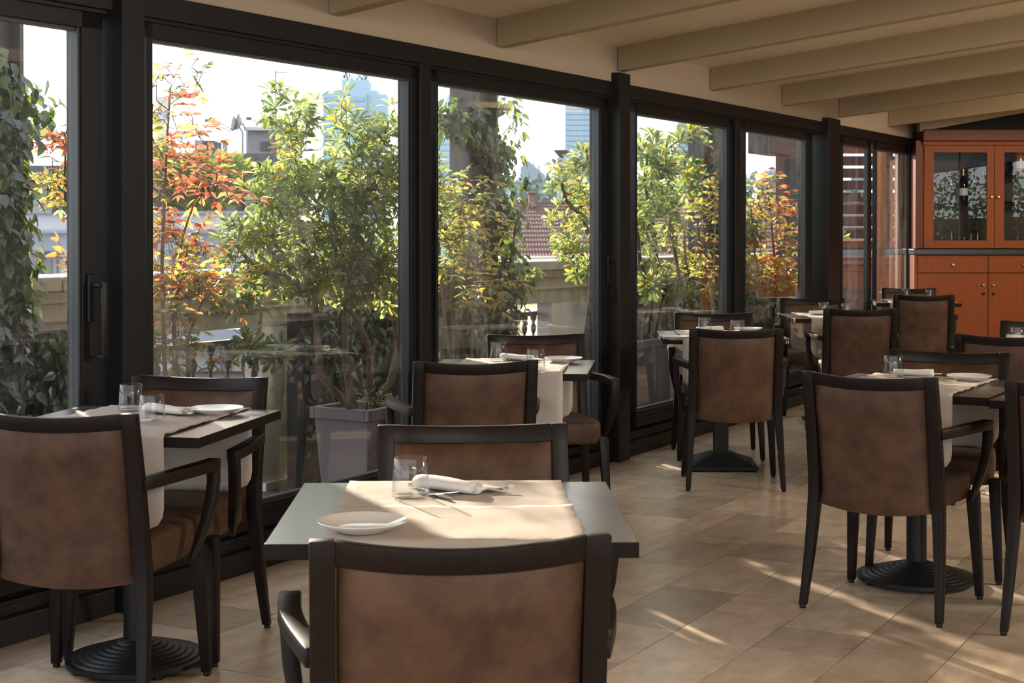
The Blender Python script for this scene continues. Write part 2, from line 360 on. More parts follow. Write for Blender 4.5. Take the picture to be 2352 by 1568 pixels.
def beam(s0, z0, label):
    BW = .087; m = MB(); L = 10.5
    p = [W(s0, -.01, z0), W(s0+BW, -.01, z0), None, None]
    a, b = p[0], p[1]; up = Vector((0, 0, zceil(s0)-z0+.03))
    m.hexa([a, a+BD*L, b+BD*L, b, a+up, a+BD*L+up, b+BD*L+up, b+up])
    return struct(m.build('ceiling_beam', M_beam, bevel=.004, label=label))
slist = []
for (px, py), nm in zip(ends, beamlab):
    q = at_d(px, py, -.01); s0 = (q-P0).dot(U); slist.append((s0, q.z)); beam(s0, q.z, 'ochre painted ceiling beam, the %s from the camera' % nm)
for k in (1, 2): beam(slist[-1][0]-1.44*k, slist[-1][1]-.012*k, 'ochre painted ceiling beam over the camera, number %d outside the photo' % k)
# ------------------------------------------------------------------ back wall
CAB = 14.6
struct(MB().box(3.82, 9, CAB+.47, CAB+.60, 0, 3.4).build('wall_back', mat('dark_brown_wall', (.03, .018, .012), rough=.7)))
struct(MB().box(8.6, 8.8, 5.2, CAB+.6, 0, 3.6).build('wall_right', M_cream))
for i_, y_ in enumerate((-7.9, -5.3, -2.7, -.1, 2.5, 5.1)): struct(MB().box(8.6, 8.75, y_, y_+.12, 0, 3.4).build('trim_%d' % (9+i_), M_frame))
struct(MB().box(8.6, 8.75, -7.8, 5.1, 2.6, 3.5).build('trim_15', M_frame)); struct(MB().box(8.6, 8.75, -7.8, 5.1, 0, .2).build('trim_16', M_frame))
m = MB(); z0 = at_y(2130, 302, CAB).z; z1 = at_y(2500, 232, CAB).z; X0 = at_y(2112, 300, CAB).x; X1 = at_y(2500, 232, CAB).x
m.hexa([(X0, CAB-.02, z0), (X1, CAB-.02, z1), (X1, CAB+.1, z1), (X0, CAB+.1, z0), (X0, CAB-.02, z0+.10), (X1, CAB-.02, z1+.16), (X1, CAB+.1, z1+.16), (X0, CAB+.1, z0+.10)])
struct(m.build('ceiling_beam', M_beam, bevel=.004, label='sloping ochre beam along the top of the back wall'))
# ------------------------------------------------------------------ cabinet at the back
def cx(px): return (px-1176)/F*CAB
def cz(py): return at_y(2200, py, CAB).z
sb = empty('sideboard', (cx(2100), CAB, 0), label='cherry wood sideboard with drawers under the black countertop', cat='sideboard')
OX, OY = cx(2100), CAB
def cb(m, x0, x1, y0, y1, z0, z1): m.box(x0-OX, x1-OX, y0, y1, z0, z1); return m
xe = cx(2107); cw = cx(2270)-cx(2107); ztopc = cz(585)
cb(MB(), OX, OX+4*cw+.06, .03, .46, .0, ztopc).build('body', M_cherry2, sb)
cb(MB(), OX, xe-.002, 0, .03, .0, ztopc).build('end_stile', M_cherry, sb, bevel=.002)
zd0, zd1 = cz(627), cz(588)
for k in range(4):
    a, b = xe+k*cw+.003, xe+(k+1)*cw-.003
    d = cb(MB(), a, b, .0, .028, zd0+.005, zd1).build('drawer', M_cherry, sb, bevel=.002)
    MB().lathe([(.004, 0), (.005, .012), (.014, .02), (.015, .028), (.008, .034)], 12).build('knob', M_brass, d, smooth=True).matrix_local = Matrix.Translation(((a+b)/2-OX, 0, (zd0+zd1)/2)) @ Matrix.Rotation(math.pi/2, 4, 'X')
    d = cb(MB(), a, b, .0, .028, .10, zd0-.004).build('door', M_cherry, sb, bevel=.002)
    xk = (b-.045 if k % 2 == 0 else a+.045)
    for nm, zz, mm in (('knob', cz(654), M_brass), ('lock', cz(674), M_iron)):
        MB().lathe([(.004, 0), (.005, .010), (.012, .016), (.013, .022), (.007, .027)], 12).build(nm, mm, d, smooth=True).matrix_local = Matrix.Translation((xk-OX, 0, zz)) @ Matrix.Rotation(math.pi/2, 4, 'X')
cb(MB(), OX, OX+4*cw+.06, .05, .44, 0, .10).build('plinth', M_inside, sb)
MB().box(cx(2098), cx(2098)+4*cw+.10, CAB-.02, CAB+.46, ztopc+.002, cz(572)).build('countertop', M_granite, bevel=.004, label='black granite countertop on the cherry sideboard', cat='countertop')
vc = empty('display_cabinet', (cx(2100), CAB, cz(571)), label='cherry wood display cabinet with glazed doors above the countertop', cat='cabinet')
OZ = cz(571); Zc = lambda py: cz(py)-OZ
m = MB(); x0, x1 = .04, cx(2287)*1-OX; cwid = cx(2287)-cx(2125); zt = Zc(332); X_L = cx(2122)-OX
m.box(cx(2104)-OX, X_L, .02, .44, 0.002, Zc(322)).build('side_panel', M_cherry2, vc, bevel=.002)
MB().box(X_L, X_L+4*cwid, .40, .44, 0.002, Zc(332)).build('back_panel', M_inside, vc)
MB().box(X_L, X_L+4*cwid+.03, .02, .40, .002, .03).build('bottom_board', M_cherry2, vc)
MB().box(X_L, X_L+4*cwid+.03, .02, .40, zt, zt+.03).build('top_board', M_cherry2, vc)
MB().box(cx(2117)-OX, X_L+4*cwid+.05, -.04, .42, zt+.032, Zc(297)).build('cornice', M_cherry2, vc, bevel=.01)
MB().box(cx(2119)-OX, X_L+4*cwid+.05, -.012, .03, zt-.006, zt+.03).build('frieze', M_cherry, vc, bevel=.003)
zs1 = Zc(461)
for k in range(4):
    a = X_L+k*cwid+.002; b = a+cwid-.004; fw = cx(2147)-cx(2125)
    za, zb2 = .004, zt-.008; ga, gb = Zc(552), Zc(350)
    d = MB(); d.box(a, a+fw, 0, .024, za, zb2); d.box(b-fw*.78, b, 0, .024, za, zb2); d.box(a+fw, b-fw*.78, 0, .024, za, ga); d.box(a+fw, b-fw*.78, 0, .024, gb, zb2)
    dd_ = d.build('door', M_cherry, vc, bevel=.002)
    me = bpy.data.meshes.new('door_glass'); me.from_pydata([(a+fw, .012, ga), (b-fw*.78, .012, ga), (b-fw*.78, .012, gb), (a+fw, .012, gb)], [], [(0, 1, 2, 3)]); me.materials.append(M_cabglass); add('door_glass', me, dd_)
    xk = b-.03 if k % 2 == 0 else a+.03
    MB().lathe([(.004, 0), (.005, .012), (.013, .02), (.014, .026), (.008, .032)], 12).build('knob', M_brass, dd_, smooth=True).matrix_local = Matrix.Translation((xk, 0, Zc(452))) @ Matrix.Rotation(math.pi/2, 4, 'X')
    for zz in (zs1, Zc(398)) if k % 2 else (zs1,): 
        me = MB().box(a, b, .04, .39, zz-.006, zz).build('shelf', M_cabglass, vc)
def lathe_thing(name, parts, loc, label, cat, group, n=20):
    root = empty(name, loc, label=label, cat=cat, group=group)
    for nm, prof, mm in parts: MB().lathe(prof, n).build(nm, mm, root, smooth=True)
    return root
M_bottle = mat('dark_green_bottle_glass', (.008, .012, .008), rough=.08, spec=.8)
M_foil = mat('gold_foil', (.75, .6, .3), rough=.35, metal=1); M_label = mat('cream_paper_label', (.75, .72, .66), rough=.7)
M_pink = mat('pink_foil', (.8, .22, .3), rough=.4, metal=.6); M_rose = mat('rose_wine_glass', (.55, .18, .16), rough=.1, spec=.8); M_amber = mat('amber_liquor', (.45, .14, .02), rough=.08, spec=.8)
def bottle(px, py, y, gls, foil, lab, label):
    p = at_y(px, py, CAB+.2); zz = py
    body = [(.041, .0), (.043, .01), (.043, .15), (.036, .19), (.018, .235), (.0155, .25)]
    pr = [('glass_body', body, gls), ('foil', [(.0165, .225), (.0162, .28), (.018, .285), (.018, .305), (.012, .31)], foil), ('paper_label', [(.0436, .05), (.0438, .055), (.0438, .115), (.0436, .12)], lab)]
    return lathe_thing('wine_bottle', pr, (p.x, p.y, p.z+.001), label, 'bottle', 'bottles in the display cabinet')
bottle(2212, 461, 0, M_bottle, M_foil, M_label, 'dark sparkling wine bottle with gold neck and cream label behind cabinet glass')
bottle(2258, 461, 0, M_rose, M_pink, M_label, 'rose wine bottle with pink neck foil on the cabinet shelf')
bottle(2342, 398, 0, M_amber, M_bottle, M_label, 'amber liquor bottle with dark neck on the upper cabinet shelf')
M_tum2 = M_tumbler
for (px, lab) in ((2184, 'stemmed wine glass left of the gold-necked bottle'), (2235, 'stemmed wine glass between the gold-necked and the rose bottle')):
    p = at_y(px, 461, CAB+.2)
    lathe_thing('wine_glass', [('bowl', [(.004, .09), (.03, .105), (.037, .14), (.03, .2), (.028, .2), (.034, .14), (.026, .11), (.003, .098)], M_tumbler), ('stem', [(.033, 0), (.032, .004), (.005, .008), (.004, .092)], M_tumbler)], (p.x, p.y, p.z+.001), lab, 'glass', 'wine glasses in the display cabinet')
hs = [.13, .075, .08, .11, .12, .09]
for i, px in enumerate((2186, 2204, 2216, 2231, 2246, 2338)):
    p = at_y(px, 549, CAB+.2); h_ = hs[i]; r = .026 if h_ > .1 else .03
    nm = ['tallest', 'short wide first', 'short wide second', 'straight third', 'straight fourth', 'lone']
    lathe_thing('bar_glass', [('glass_wall', [(r*.85, 0), (r, h_), (r-.002, h_), (r*.85-.003, .006)], M_tumbler)], (p.x, p.y, OZ+.032), ['tall footed bar glass at the left of the cabinet bottom row', 'short bar glass second in the cabinet bottom row', 'short bar glass third in the cabinet bottom row', 'straight tall bar glass fourth in the cabinet bottom row', 'straight tall bar glass last in the left door bottom row', 'bar glass at the bottom behind the right cabinet door'][i], 'glass', 'bar glasses on the cabinet bottom board', 16)
# ------------------------------------------------------------------ chairs
def post_y(z):
    if z < .42: return .062*(1-((.42-z)/.42)**1.6)
    t = (z-.42)/.43; return .062-.078*t**1.3
def post_x(z): return .247-.025*min(1, z/.45)
CH = {}
def make_chair():
    root = empty('dining_armchair')
    kids = []
    def gl(leg, x, y):
        k = MB().lathe([(.010, 0), (.0115, .002), (.0115, .010), (.009, .014)], 10, (x, y, 0)).build('glide', M_iron, leg, smooth=True); KIDS[leg] = [k]; KIDS[k] = []
    for sg in (-1, 1):
        m = MB(); rings = []
        zs = [.012, .1, .2, .3, .38, .42, .5, .6, .7, .8, .85]
        for z in zs:
            t = min(1, z/.42); wx = lerp(.026, .042, t); wy = lerp(.026, .046, t) if z < .42 else lerp(.046, .030, (z-.42)/.43)
            x = sg*(post_x(z)); y = post_y(z)
            rings.append([(x-wx/2, y-wy/2, z), (x+wx/2, y-wy/2, z), (x+wx/2, y+wy/2, z), (x-wx/2, y+wy/2, z)])
        m.loft(rings); o = m.build('leg', M_wenge, root, smooth=35, bevel=.003, label='rear leg running up as back post'); gl(o, sg*.247, 0); kids.append(o)
    for sg in (-1, 1):
        m = MB(); rings = []
        for z in (.012, .14, .28, .40):
            t = z/.40; wd = lerp(.027, .044, t); x = sg*lerp(.2455, .226, t); y = lerp(.476, .452, t)
            rings.append([(x-wd/2, y-wd/2, z), (x+wd/2, y-wd/2, z), (x+wd/2, y+wd/2, z), (x-wd/2, y+wd/2, z)])
        m.loft(rings); o = m.build('leg', M_wenge, root, smooth=35, bevel=.003); gl(o, sg*.2455, .476); kids.append(o)
    # curved top rail
    bow = lambda x: -.045*(1-(x/.205)**2)
    m = MB(); rings = []
    for i in range(13):
        x = -.205+.41*i/12; dip = -.011*(1-(x/.205)**2); yt = post_y(.85)+bow(x); yb = post_y(.80)+bow(x)
        zt, zb = .85+dip, .806+dip*.8
        rings.append([(x, yb-.013, zb), (x, yb+.013, zb), (x, yt+.012, zt), (x, yt-.012, zt)])
    m.loft(rings); kids.append(m.build('top_rail', M_wenge, root, smooth=35, bevel=.003))
    # upholstered back, one closed padded shell
    nx, nz = 13, 11; fr, bk = [], []
    for j in range(nz):
        for i in range(nx):
            a = -1+2*i/(nx-1); b = j/(nz-1); x = a*.2005
            zb = .372-.020*(1-a*a); ztp = .810-.009*(1-a*a); z = lerp(zb, ztp, b)
            e = min(1, (1-abs(a))/.12); e2 = min(1, min(b, 1-b)/.07); ed = math.sqrt(max(0, 1-(1-min(e, e2))**2))
            y = post_y(z)+bow(x)*min(1, .45+.55*(z-.37)/.43)
            bk.append((x, y-.006-.015*ed, z)); fr.append((x, y+.006+.020*ed, z))
    def grid(off, flip):
        q = []
        for j in range(nz-1):
            for i in range(nx-1):
                a = off+j*nx+i; f = (a, a+1, a+nx+1, a+nx); q.append(f[::-1] if flip else f)
        return q
    n_ = nx*nz; fs = grid(0, False)+grid(n_, True)
    border = [i for i in range(nx)]+[j*nx+nx-1 for j in range(1, nz)]+[(nz-1)*nx+i for i in range(nx-2, -1, -1)]+[j*nx for j in range(nz-2, 0, -1)]
    for i in range(len(border)): a, b = border[i], border[(i+1) % len(border)]; fs.append((b, a, n_+a, n_+b))
    m = MB(); m.add(bk+fr, fs); kids.append(m.build('backrest', M_leather, root, smooth=60))
    # seat cushion: rounded box with domed top
    nx, ny = 12, 12; m = MB(); rings = []
    def sq(k, z, dom):
        ring = []
        for a in range(40):
            th = 2*math.pi*a/40; c, s_ = math.cos(th), math.sin(th); pw = .22
            x = math.copysign(abs(c)**pw, c); y = math.copysign(abs(s_)**pw, s_)
            wx = lerp(.198, .222, (y+1)/2)*k; ring.append((x*wx, .276+y*.208*k, z))
        return ring
    for k, z in ((.90, .372), (.975, .376), (1.0, .39), (1.0, .452), (.985, .468), (.95, .476), (.8, .481), (.5, .485), (.2, .487)): rings.append(sq(k, z, 0))
    m.loft(rings); kids.append(m.build('seat', M_leather, root, smooth=60))
    # armrests with their curved front supports
    for sg in (-1, 1):
        m = MB()
        path = []; n = 10
        for i in range(n+1):
            t = i/n; path.append((sg*(.236+.052*math.sin(min(1, t*1.15)*math.pi/2)), lerp(post_y(.65)+.0, .432, t), .650+.004*math.sin(t*math.pi)))
        m.sweep(path, [(1, 0, 0)]*(n+1), [(lerp(.030, .042, math.sin(i/n*math.pi*.6)), .034) for i in range(n+1)])
        pp = [(sg*.288, .4215, .664), (sg*.290, .420, .60), (sg*.286, .408, .54), (sg*.276, .388, .48), (sg*.262, .362, .42), (sg*.252, .335, .378)]
        m.sweep(pp, [(0, 1, 0)]*6, [(.030, .036), (.032, .034), (.034, .032), (.036, .028), (.034, .022), (.014, .014)])
        kids.append(m.build('armrest', M_wenge, root, smooth=35, bevel=.004))
    KIDS[root] = kids
    for k in kids: KIDS.setdefault(k, [])
    return root
R = math.radians
chairs = [  # x, y, angle, label
 ('F', -.083, 2.456, 6.3, 'brown leather armchair nearest the camera, its back facing us at the front table'),
 ('F2', -.099, 3.881, 185.1, 'brown leather armchair facing us across the front table'),
 ('C', -1.252, 4.177, -10.4, 'brown leather armchair seen from behind at the far left window table'),
 ('C2', -1.075, 5.205, 169.6, 'brown leather armchair facing us at the left window table, blue sheen on its rail'),
 ('D', -.1415, 5.877, 10, 'brown leather armchair seen from behind at the table by the third window'),
 ('D2', .120, 7.420, 189.9, 'brown leather armchair facing us beside the third window'),
 ('B', 1.164, 7.898, -3.4, 'brown leather armchair seen from behind at the table numbered 31'),
 ('B2', 1.251, 9.449, 178, 'brown leather armchair facing us behind the table numbered 31'),
 ('A', 1.247, 5.300, -33.4, 'large brown leather armchair seen from behind on the right over the round iron base'),
 ('A2', 1.818, 6.328, 157, 'brown leather armchair facing us behind the white-clothed right table'),
 ('K', 1.854, 4.938, -30, 'brown leather armchair cut by the right edge of the photo'),
 ('H', 2.40, 7.394, -25, 'brown leather armchair with lit leather back at the right edge behind the right table'),
 ('H2', 2.98, 8.50, 155, 'brown leather armchair at the right edge facing us before the sideboard'),
 ('E', 2.298, 10.034, -3.7, 'brown leather armchair seen from behind before the fifth window'),
 ('E2', 2.298, 11.636, 174, 'brown leather armchair facing us against the dark post by the fifth window'),
 ('G', 3.34, 12.35, -10, 'brown leather armchair seen from behind at the table by the sideboard'),
 ('G2', 3.62, 13.88, 170, 'brown leather armchair with its back to the cherry sideboard'),
]
proto = make_chair()
for i, (k, x, y, a, lab) in enumerate(chairs):
    o = proto if i == 0 else copy_tree(proto)
    o.location = (x, y, 0); o.rotation_euler = (0, 0, R(a)); tag(o, lab, 'chair', 'armchairs around the dining tables')
# ------------------------------------------------------------------ tables
TT = .76
def table(x, y, a, base, label, num=None, side=.70, zt=TT, base_r=.215):
    root = empty('dining_table', (x, y, 0), R(a), label=label, cat='table', group='square dining tables')
    h = side/2
    top = MB().box(-h, h, -h, h, zt-.030, zt).build('tabletop', [M_top, M_edge], root, bevel=.002)
    for p_ in top.data.polygons: p_.material_index = 0 if p_.normal.z > .5 else 1
    if base == 'round':
        MB().lathe([(.038, .05), (.038, zt-.045), (.05, zt-.042), (.05, zt-.03)], 24).build('column', M_iron, root, smooth=True)
        pr = [(.0, .012), (base_r-.012, .012), (base_r, .016), (base_r, .030)]
        for i in range(8):
            r = base_r-(base_r-.05)*(i+1)/8.3; z = .030+.0062*(i+1); pr += [(r+.004, z-.0055), (r, z-.001), (r-.002, z)]
        pr += [(.04, .085), (.0, .085)]
        b = MB().lathe(pr, 48).build('base', M_iron, root, smooth=30)
        for k in range(4):
            an = math.pi/4+k*math.pi/2; MB().lathe([(.014, 0), (.016, .004), (.014, .013)], 10, (math.cos(an)*(base_r-.03), math.sin(an)*(base_r-.03), 0)).build('glide', M_iron, b, smooth=True)
    else:
        MB().box(-.041, .041, -.041, .041, .06, zt-.03).build('column', M_iron, root, bevel=.004)
        m = MB(); m.box(-.196, .196, -.196, .196, .008, .030)
        for i in range(7): q = .196-.0185*(i+1); m.box(-q, q, -q, q, .030+.008*i, .030+.008*(i+1))
        b = m.build('base', M_iron, root, bevel=.0015)
        for sx in (-1, 1):
            for sy in (-1, 1): MB().lathe([(.014, 0), (.016, .004), (.014, .009)], 10, (sx*.17, sy*.17, 0)).build('glide', M_iron, b, smooth=True)
    if num:
        fc = bpy.data.curves.new('number', 'FONT'); fc.body = num; fc.size = .024; fc.align_x = 'RIGHT'; fc.extrude = .0003
        to = bpy.data.objects.new('tmp', fc); COL.objects.link(to); bpy.context.view_layer.update()
        me = bpy.data.meshes.new_from_object(to.evaluated_get(bpy.context.evaluated_depsgraph_get())); bpy.data.objects.remove(to)
        me.materials.append(mat('white_paint', (.8, .8, .78), rough=.6)); n_ = add('number', me, root, label='white number 31 on the table edge')
        n_.location = (h-.006, -h-.0008, zt-.024); n_.rotation_euler = (math.pi/2, 0, 0)
    return root
def drop_cloth(x, y, a, end, w, y_in, lab, drop=.27, cxo=0, zt=TT, lift=0, seed=0, rough=1.0, skew=0):
    """one linen runner half: lies on the top from y_in to the table edge (sign end) and hangs over it with rounded corners"""
    root_m = Matrix.Translation((x, y, 0)) @ Matrix.Rotation(R(a), 4, 'Z')
    h = .352; r_ = random.Random(seed); nx = 21; rows = []
    L1 = h-y_in*end; ph = [r_.random()*6.28 for _ in range(6)]
    lens = list(np.linspace(0, L1-.012, 16))+[L1-.006, L1, L1+.006, L1+.014]+list(np.linspace(L1+.03, L1+.012+drop, 12))
    vs = []
    for q in lens:
        hang = max(0, q-L1)
        for i in range(nx):
            u = -1+2*i/(nx-1); wid = w/2
            dz = hang
            if hang > 0:      # rounded lower corners
                rr = .07; left = L1+.012+drop-q
                if left < rr: cut = rr-math.sqrt(max(0, rr*rr-(rr-left)**2)); wid = w/2-cut
            xx = u*wid+skew*(q-L1)
            wob = .0011*math.sin(q*31+ph[0]+u*4)+.0009*math.sin(u*23+q*12+ph[1])+.0006*math.sin(u*47+q*60+ph[2])
            if q < L1:
                t = max(0, (q-(L1-.012))/.012); yy = end*(y_in*end+q); zz = zt+.0024+lift+rough*(wob+.0009)-.0015*t
                if abs(u) > .96: zz += .0012*(1+math.sin(q*70+ph[3]))
            else:
                k = min(1, hang/.014); yy = end*(h+.0035+.003*math.sin(k*math.pi/2)+hang*(.02*math.sin(u*5+ph[4])+.03)*.5+.004*math.sin(u*11+ph[5])*min(1, hang/.08)); zz = zt+.0015-max(0, hang-.002)+lift*.5
            vs.append(root_m @ Vector((cxo+xx, yy, zz)))
    fs = [(j*nx+i, j*nx+i+1, (j+1)*nx+i+1, (j+1)*nx+i) for j in range(len(lens)-1) for i in range(nx-1)]
    me = bpy.data.meshes.new('table_runner'); me.from_pydata(vs, [], fs); me.materials.append(M_cloth); me.polygons.foreach_set('use_smooth', [True]*len(fs)); me.update()
    o = add('table_runner', me, None, lab, 'table runner', 'linen table runners')
    o.modifiers.new('thickness', 'SOLIDIFY').thickness = .0012; o.modifiers[0].offset = 1
    return o
tb = {  # x,y,angle, base, label, num
 'F': (-.1215, 3.181, 1.6, 'round', 'dark square dining table nearest the camera, pale with window glare'),
 'B': (1.200, 8.738, -2.4, 'square', 'dark square dining table numbered 31 on a stepped square iron base'),
 'C': (-1.167, 4.710, -10.6, 'round', 'dark square dining table by the far left window on a ringed base'),
 'D': (-.001, 6.660, -5.8, 'round', 'dark square dining table beside the third window, with two tumblers'),
 'A': (1.555, 5.838, -30.7, 'round', 'dark square dining table on the right, laid with one tumbler'),
 'A3': (2.156, 5.468, -30.7, 'round', 'bare dark square dining table pushed against the right table'),
 'E': (2.286, 10.76, .5, 'square', 'dark square dining table before the fifth window'),
 'G': (3.47, 13.12, -9, 'square', 'dark square dining table nearest the cherry sideboard'),
 'H': (2.70, 7.94, -25, 'round', 'dark square dining table at the right edge behind the right table'),
}
names = {'F': 'front table', 'B': 'table numbered 31', 'C': 'left window table', 'D': 'table by the third window', 'A': 'right table', 'E': 'table before the fifth window', 'G': 'table by the sideboard', 'H': 'right edge table'}
for k, (x, y, a, b, lab) in tb.items():
    table(x, y, a, b, lab, '31' if k == 'B' else None, zt=TT-.006 if k == 'A3' else TT, base_r=.225 if k in 'A' else .213)
    if k in names:
        cxo = {'F': .0, 'C': .0, 'A': -.02, 'D': .0}.get(k, 0)
        drop_cloth(x, y, a, 1, .49, -.03, 'beige linen runner hanging over the far side of the %s' % names[k], cxo=cxo, seed=ord(k[0])+len(k), drop=.268)
        drop_cloth(x, y, a, -1, .49, .0, 'beige linen runner hanging over the near side of the %s' % names[k], cxo=cxo+.003, lift=.0045, seed=ord(k[0])*2+len(k), drop=.268)
# ------------------------------------------------------------------ tableware
CT = TT+.0062
def put(o, p, rz=0): o.location = (p[0], p[1], p[2]); o.rotation_euler = (0, 0, rz); return o
def tumbler_proto():
    root = empty('tumbler'); 
    g = MB().lathe([(.0, .0), (.036, .0), (.0405, .003), (.0415, .010), (.0385, .055), (.0362, .0855), (.0355, .0861), (.0348, .0855), (.0372, .055), (.0398, .013), (.036, .0095), (.0, .009)], 40).build('glass_wall', M_tumbler, root, smooth=50)
    KIDS[root] = [g]; KIDS[g] = []; return root
tproto = None
def tumbler(px, py, lab, top=False):
    global tproto
    o = tproto if tproto is None else copy_tree(tproto)
    if o is None: tproto = o = tumbler_proto()
    p = at_z(px, py, CT+.0861) if top else at_z(px, py, CT)
    put(o, (p.x, p.y, CT)); tag(o, lab, 'glass', 'water tumblers on the dining tables')
tumbler(943, 1141, 'clear tumbler on the front table left of the napkin')
tumbler(301, 943, 'left of the two tumblers on the left window table')
tumbler(349, 972, 'nearer right tumbler on the left window table, overlapping the other')
tumbler(1145, 829, 'left tumbler on the table by the third window')
tumbler(1230, 849, 'right tumbler on the table by the third window, beside the plate')
tumbler(2052, 866, 'clear tumbler on the right table before the rolled napkin')
tumbler(1619, 729, 'left tumbler on the table numbered 31', True)
tumbler(1693.5, 735, 'right tumbler on the table numbered 31', True)
tumbler(1892, 694, 'left tumbler on the table before the fifth window', True)
tumbler(1945, 697, 'right tumbler on the table before the fifth window', True)
tumbler(2082, 663, 'left tumbler on the table by the sideboard', True)
tumbler(2136, 665, 'right tumbler on the table by the sideboard', True)
tumbler(2338, 751, 'clear tumbler at the right edge of the photo', True)
pproto = None
def plate(px, py, lab, lift=0):
    global pproto
    if pproto is None:
        pproto = MB().lathe([(.0, .002), (.048, .0), (.052, .003), (.07, .010), (.0855, .0175), (.0868, .019), (.0855, .0205), (.07, .0145), (.052, .008), (.04, .0065), (.0, .0062)], 48).build('side_plate', M_china, smooth=60); KIDS[pproto] = []; o = pproto
    else: o = copy_tree(pproto)
    p = at_z(px, py, CT+.012); put(o, (p.x, p.y, CT-.001+lift)); tag(o, lab, 'plate', 'white side plates')
plate(833, 1207, 'white side plate on the front table, left near corner', .0045)
plate(497, 940, 'white side plate on the left window table')
plate(1294, 824, 'white side plate on the table by the third window')
plate(2226, 865, 'white side plate on the right table')
plate(1718, 755, 'white side plate on the table numbered 31, right of the tumbler')
plate(1553, 776, 'white side plate half hidden behind the chair at the table numbered 31', .0045)
def napkin(px, py, ang, lab, L=.155, r=.021, seed=0):
    """folded napkin rolled loosely: flattened roll with a spiral end and a loose tail"""
    m = MB(); r_ = random.Random(seed); n = 26; rings = []
    prof = []       # spiral cross-section (y,z) outwards, then tail lying on the cloth
    T_ = 2.15*2*math.pi
    for i in range(n+1):
        t = i/n; th = -math.pi/2+T_*t; rr = r*(.35+.65*t); prof.append((rr*math.cos(th)*1.6, r*.80+rr*math.sin(th)*.72))
    y0, z0 = prof[-1]; 
    for i in range(1, 7): prof.append((y0+.006+.010*i, lerp(z0, .006+.002*math.sin(i), min(1, i/3))))
    th_ = .0016; cols = 9; vs = []
    for c in range(cols):
        u = c/(cols-1); x = -L/2+L*u; sc_ = 1+.10*math.sin(u*3+seed)-.05*u
        for k, (yy, zz) in enumerate(prof): vs.append((x+(.012 if k > n else 0)*u*(k-n)/3, yy*sc_, max(.0012, zz*sc_+.0006*math.sin(u*9+k))))
    np_ = len(prof); fs = [(c*np_+k, c*np_+k+1, (c+1)*np_+k+1, (c+1)*np_+k) for c in range(cols-1) for k in range(np_-1)]
    m.add(vs, fs); me = m.mesh('napkin', M_napkin, smooth=80, fix=False)
    o = add('napkin', me, None, lab, 'napkin', 'rolled white napkins'); o.modifiers.new('t', 'SOLIDIFY').thickness = th_; o.modifiers[0].offset = 0
    p = at_z(px, py, CT+.01); put(o, (p.x, p.y, CT), ang); return o
napkin(1030, 1118, R(-33), 'rolled white napkin holding the cutlery on the front table', seed=1)
napkin(384, 943, R(-30), 'rolled white napkin on the left window table', seed=2)
napkin(1188, 822, R(-35), 'rolled white napkin between the tumblers by the third window', seed=3)
napkin(2098, 858, R(-22), 'rolled white napkin on the right table', seed=4)
napkin(1630, 757, R(4), 'rolled white napkin on the table numbered 31', seed=5)
napkin(1884, 720, R(-18), 'rolled white napkin on the table before the fifth window', seed=6)
napkin(2083, 674, R(10), 'rolled white napkin on the table by the sideboard', seed=7)
napkin(2346, 777, R(-10), 'rolled white napkin at the right edge of the photo', seed=8)
def fork(p, ang, lab):
    root = empty('fork', (p.x, p.y, CT), ang, label=lab, cat='fork', group='table forks')
    m = MB(); path = [(-.10, 0, .004), (-.05, 0, .005), (0, 0, .008), (.03, 0, .010), (.045, 0, .008)]
    m.sweep(path, (0, 1, 0), [(.014, .003), (.010, .003), (.006, .003), (.008, .0025), (.022, .002)]); m.build('handle', M_steel, root, bevel=.0008, smooth=True)
    for k in range(4):
        y = -.0095+.0063*k; t = MB(); t.sweep([(.044, y, .008), (.060, y, .006), (.078, y*.95, .009), (.092, y*.9, .015)], (0, 1, 0), [(.0036, .002), (.003, .002), (.0026, .0018), (.0016, .0012)]); t.build('tine', M_steel, root, smooth=True)
    return root
def fork_at(tip, tail, lab):
    a = at_z(*tip, CT+.012); b = at_z(*tail, CT); dv = a-b; fork(a-dv.normalized()*.085, math.atan2(dv.y, dv.x), lab)
fork_at((1166, 1117), (1135, 1131), 'steel fork tucked into the napkin on the front table')
fork_at((438, 950), (424, 936), 'steel fork tucked into the napkin on the left window table')
fork_at((2165, 866), (2152, 872), 'steel fork tucked into the napkin on the right table')
def knife(a, b, lab):
    pa, pb = at_z(*a, CT), at_z(*b, CT); dv = pb-pa; L = .20; c = pb-dv.normalized()*L
    root = empty('knife', (c.x, c.y, CT+.001), math.atan2(dv.y, dv.x), label=lab, cat='knife', group='table knives')
    MB().sweep([(0, 0, .004), (.04, 0, .0045), (.085, 0, .004), (.095, 0, .003)], (0, 1, 0), [(.012, .006), (.011, .007), (.009, .006), (.008, .004)]).build('handle', M_steel, root, bevel=.0015, smooth=True)
    MB().sweep([(.094, 0, .003), (.12, 0, .0025), (.17, 0, .0022), (.19, .002, .002), (.20, .004, .002)], (0, 1, 0), [(.012, .002), (.018, .0016), (.018, .0014), (.012, .0012), (.003, .001)]).build('blade', M_steel, root, smooth=True)
knife((912, 1107), (1035, 1148), 'steel knife lying behind the tumbler on the front table')
knife((330, 931), (356, 952), 'steel knife behind the tumblers on the left window table')
knife((1139, 818), (1166, 828), 'steel knife beside the napkin on the table by the third window')
knife((2046, 857), (2080, 866), 'steel knife beside the napkin on the right table')
knife((1216, 868), (1254, 854), 'steel knife near the front edge of the table by the third window')
knife((290, 972), (318, 992), 'steel knife ending beside the nearer tumbler on the left window table')
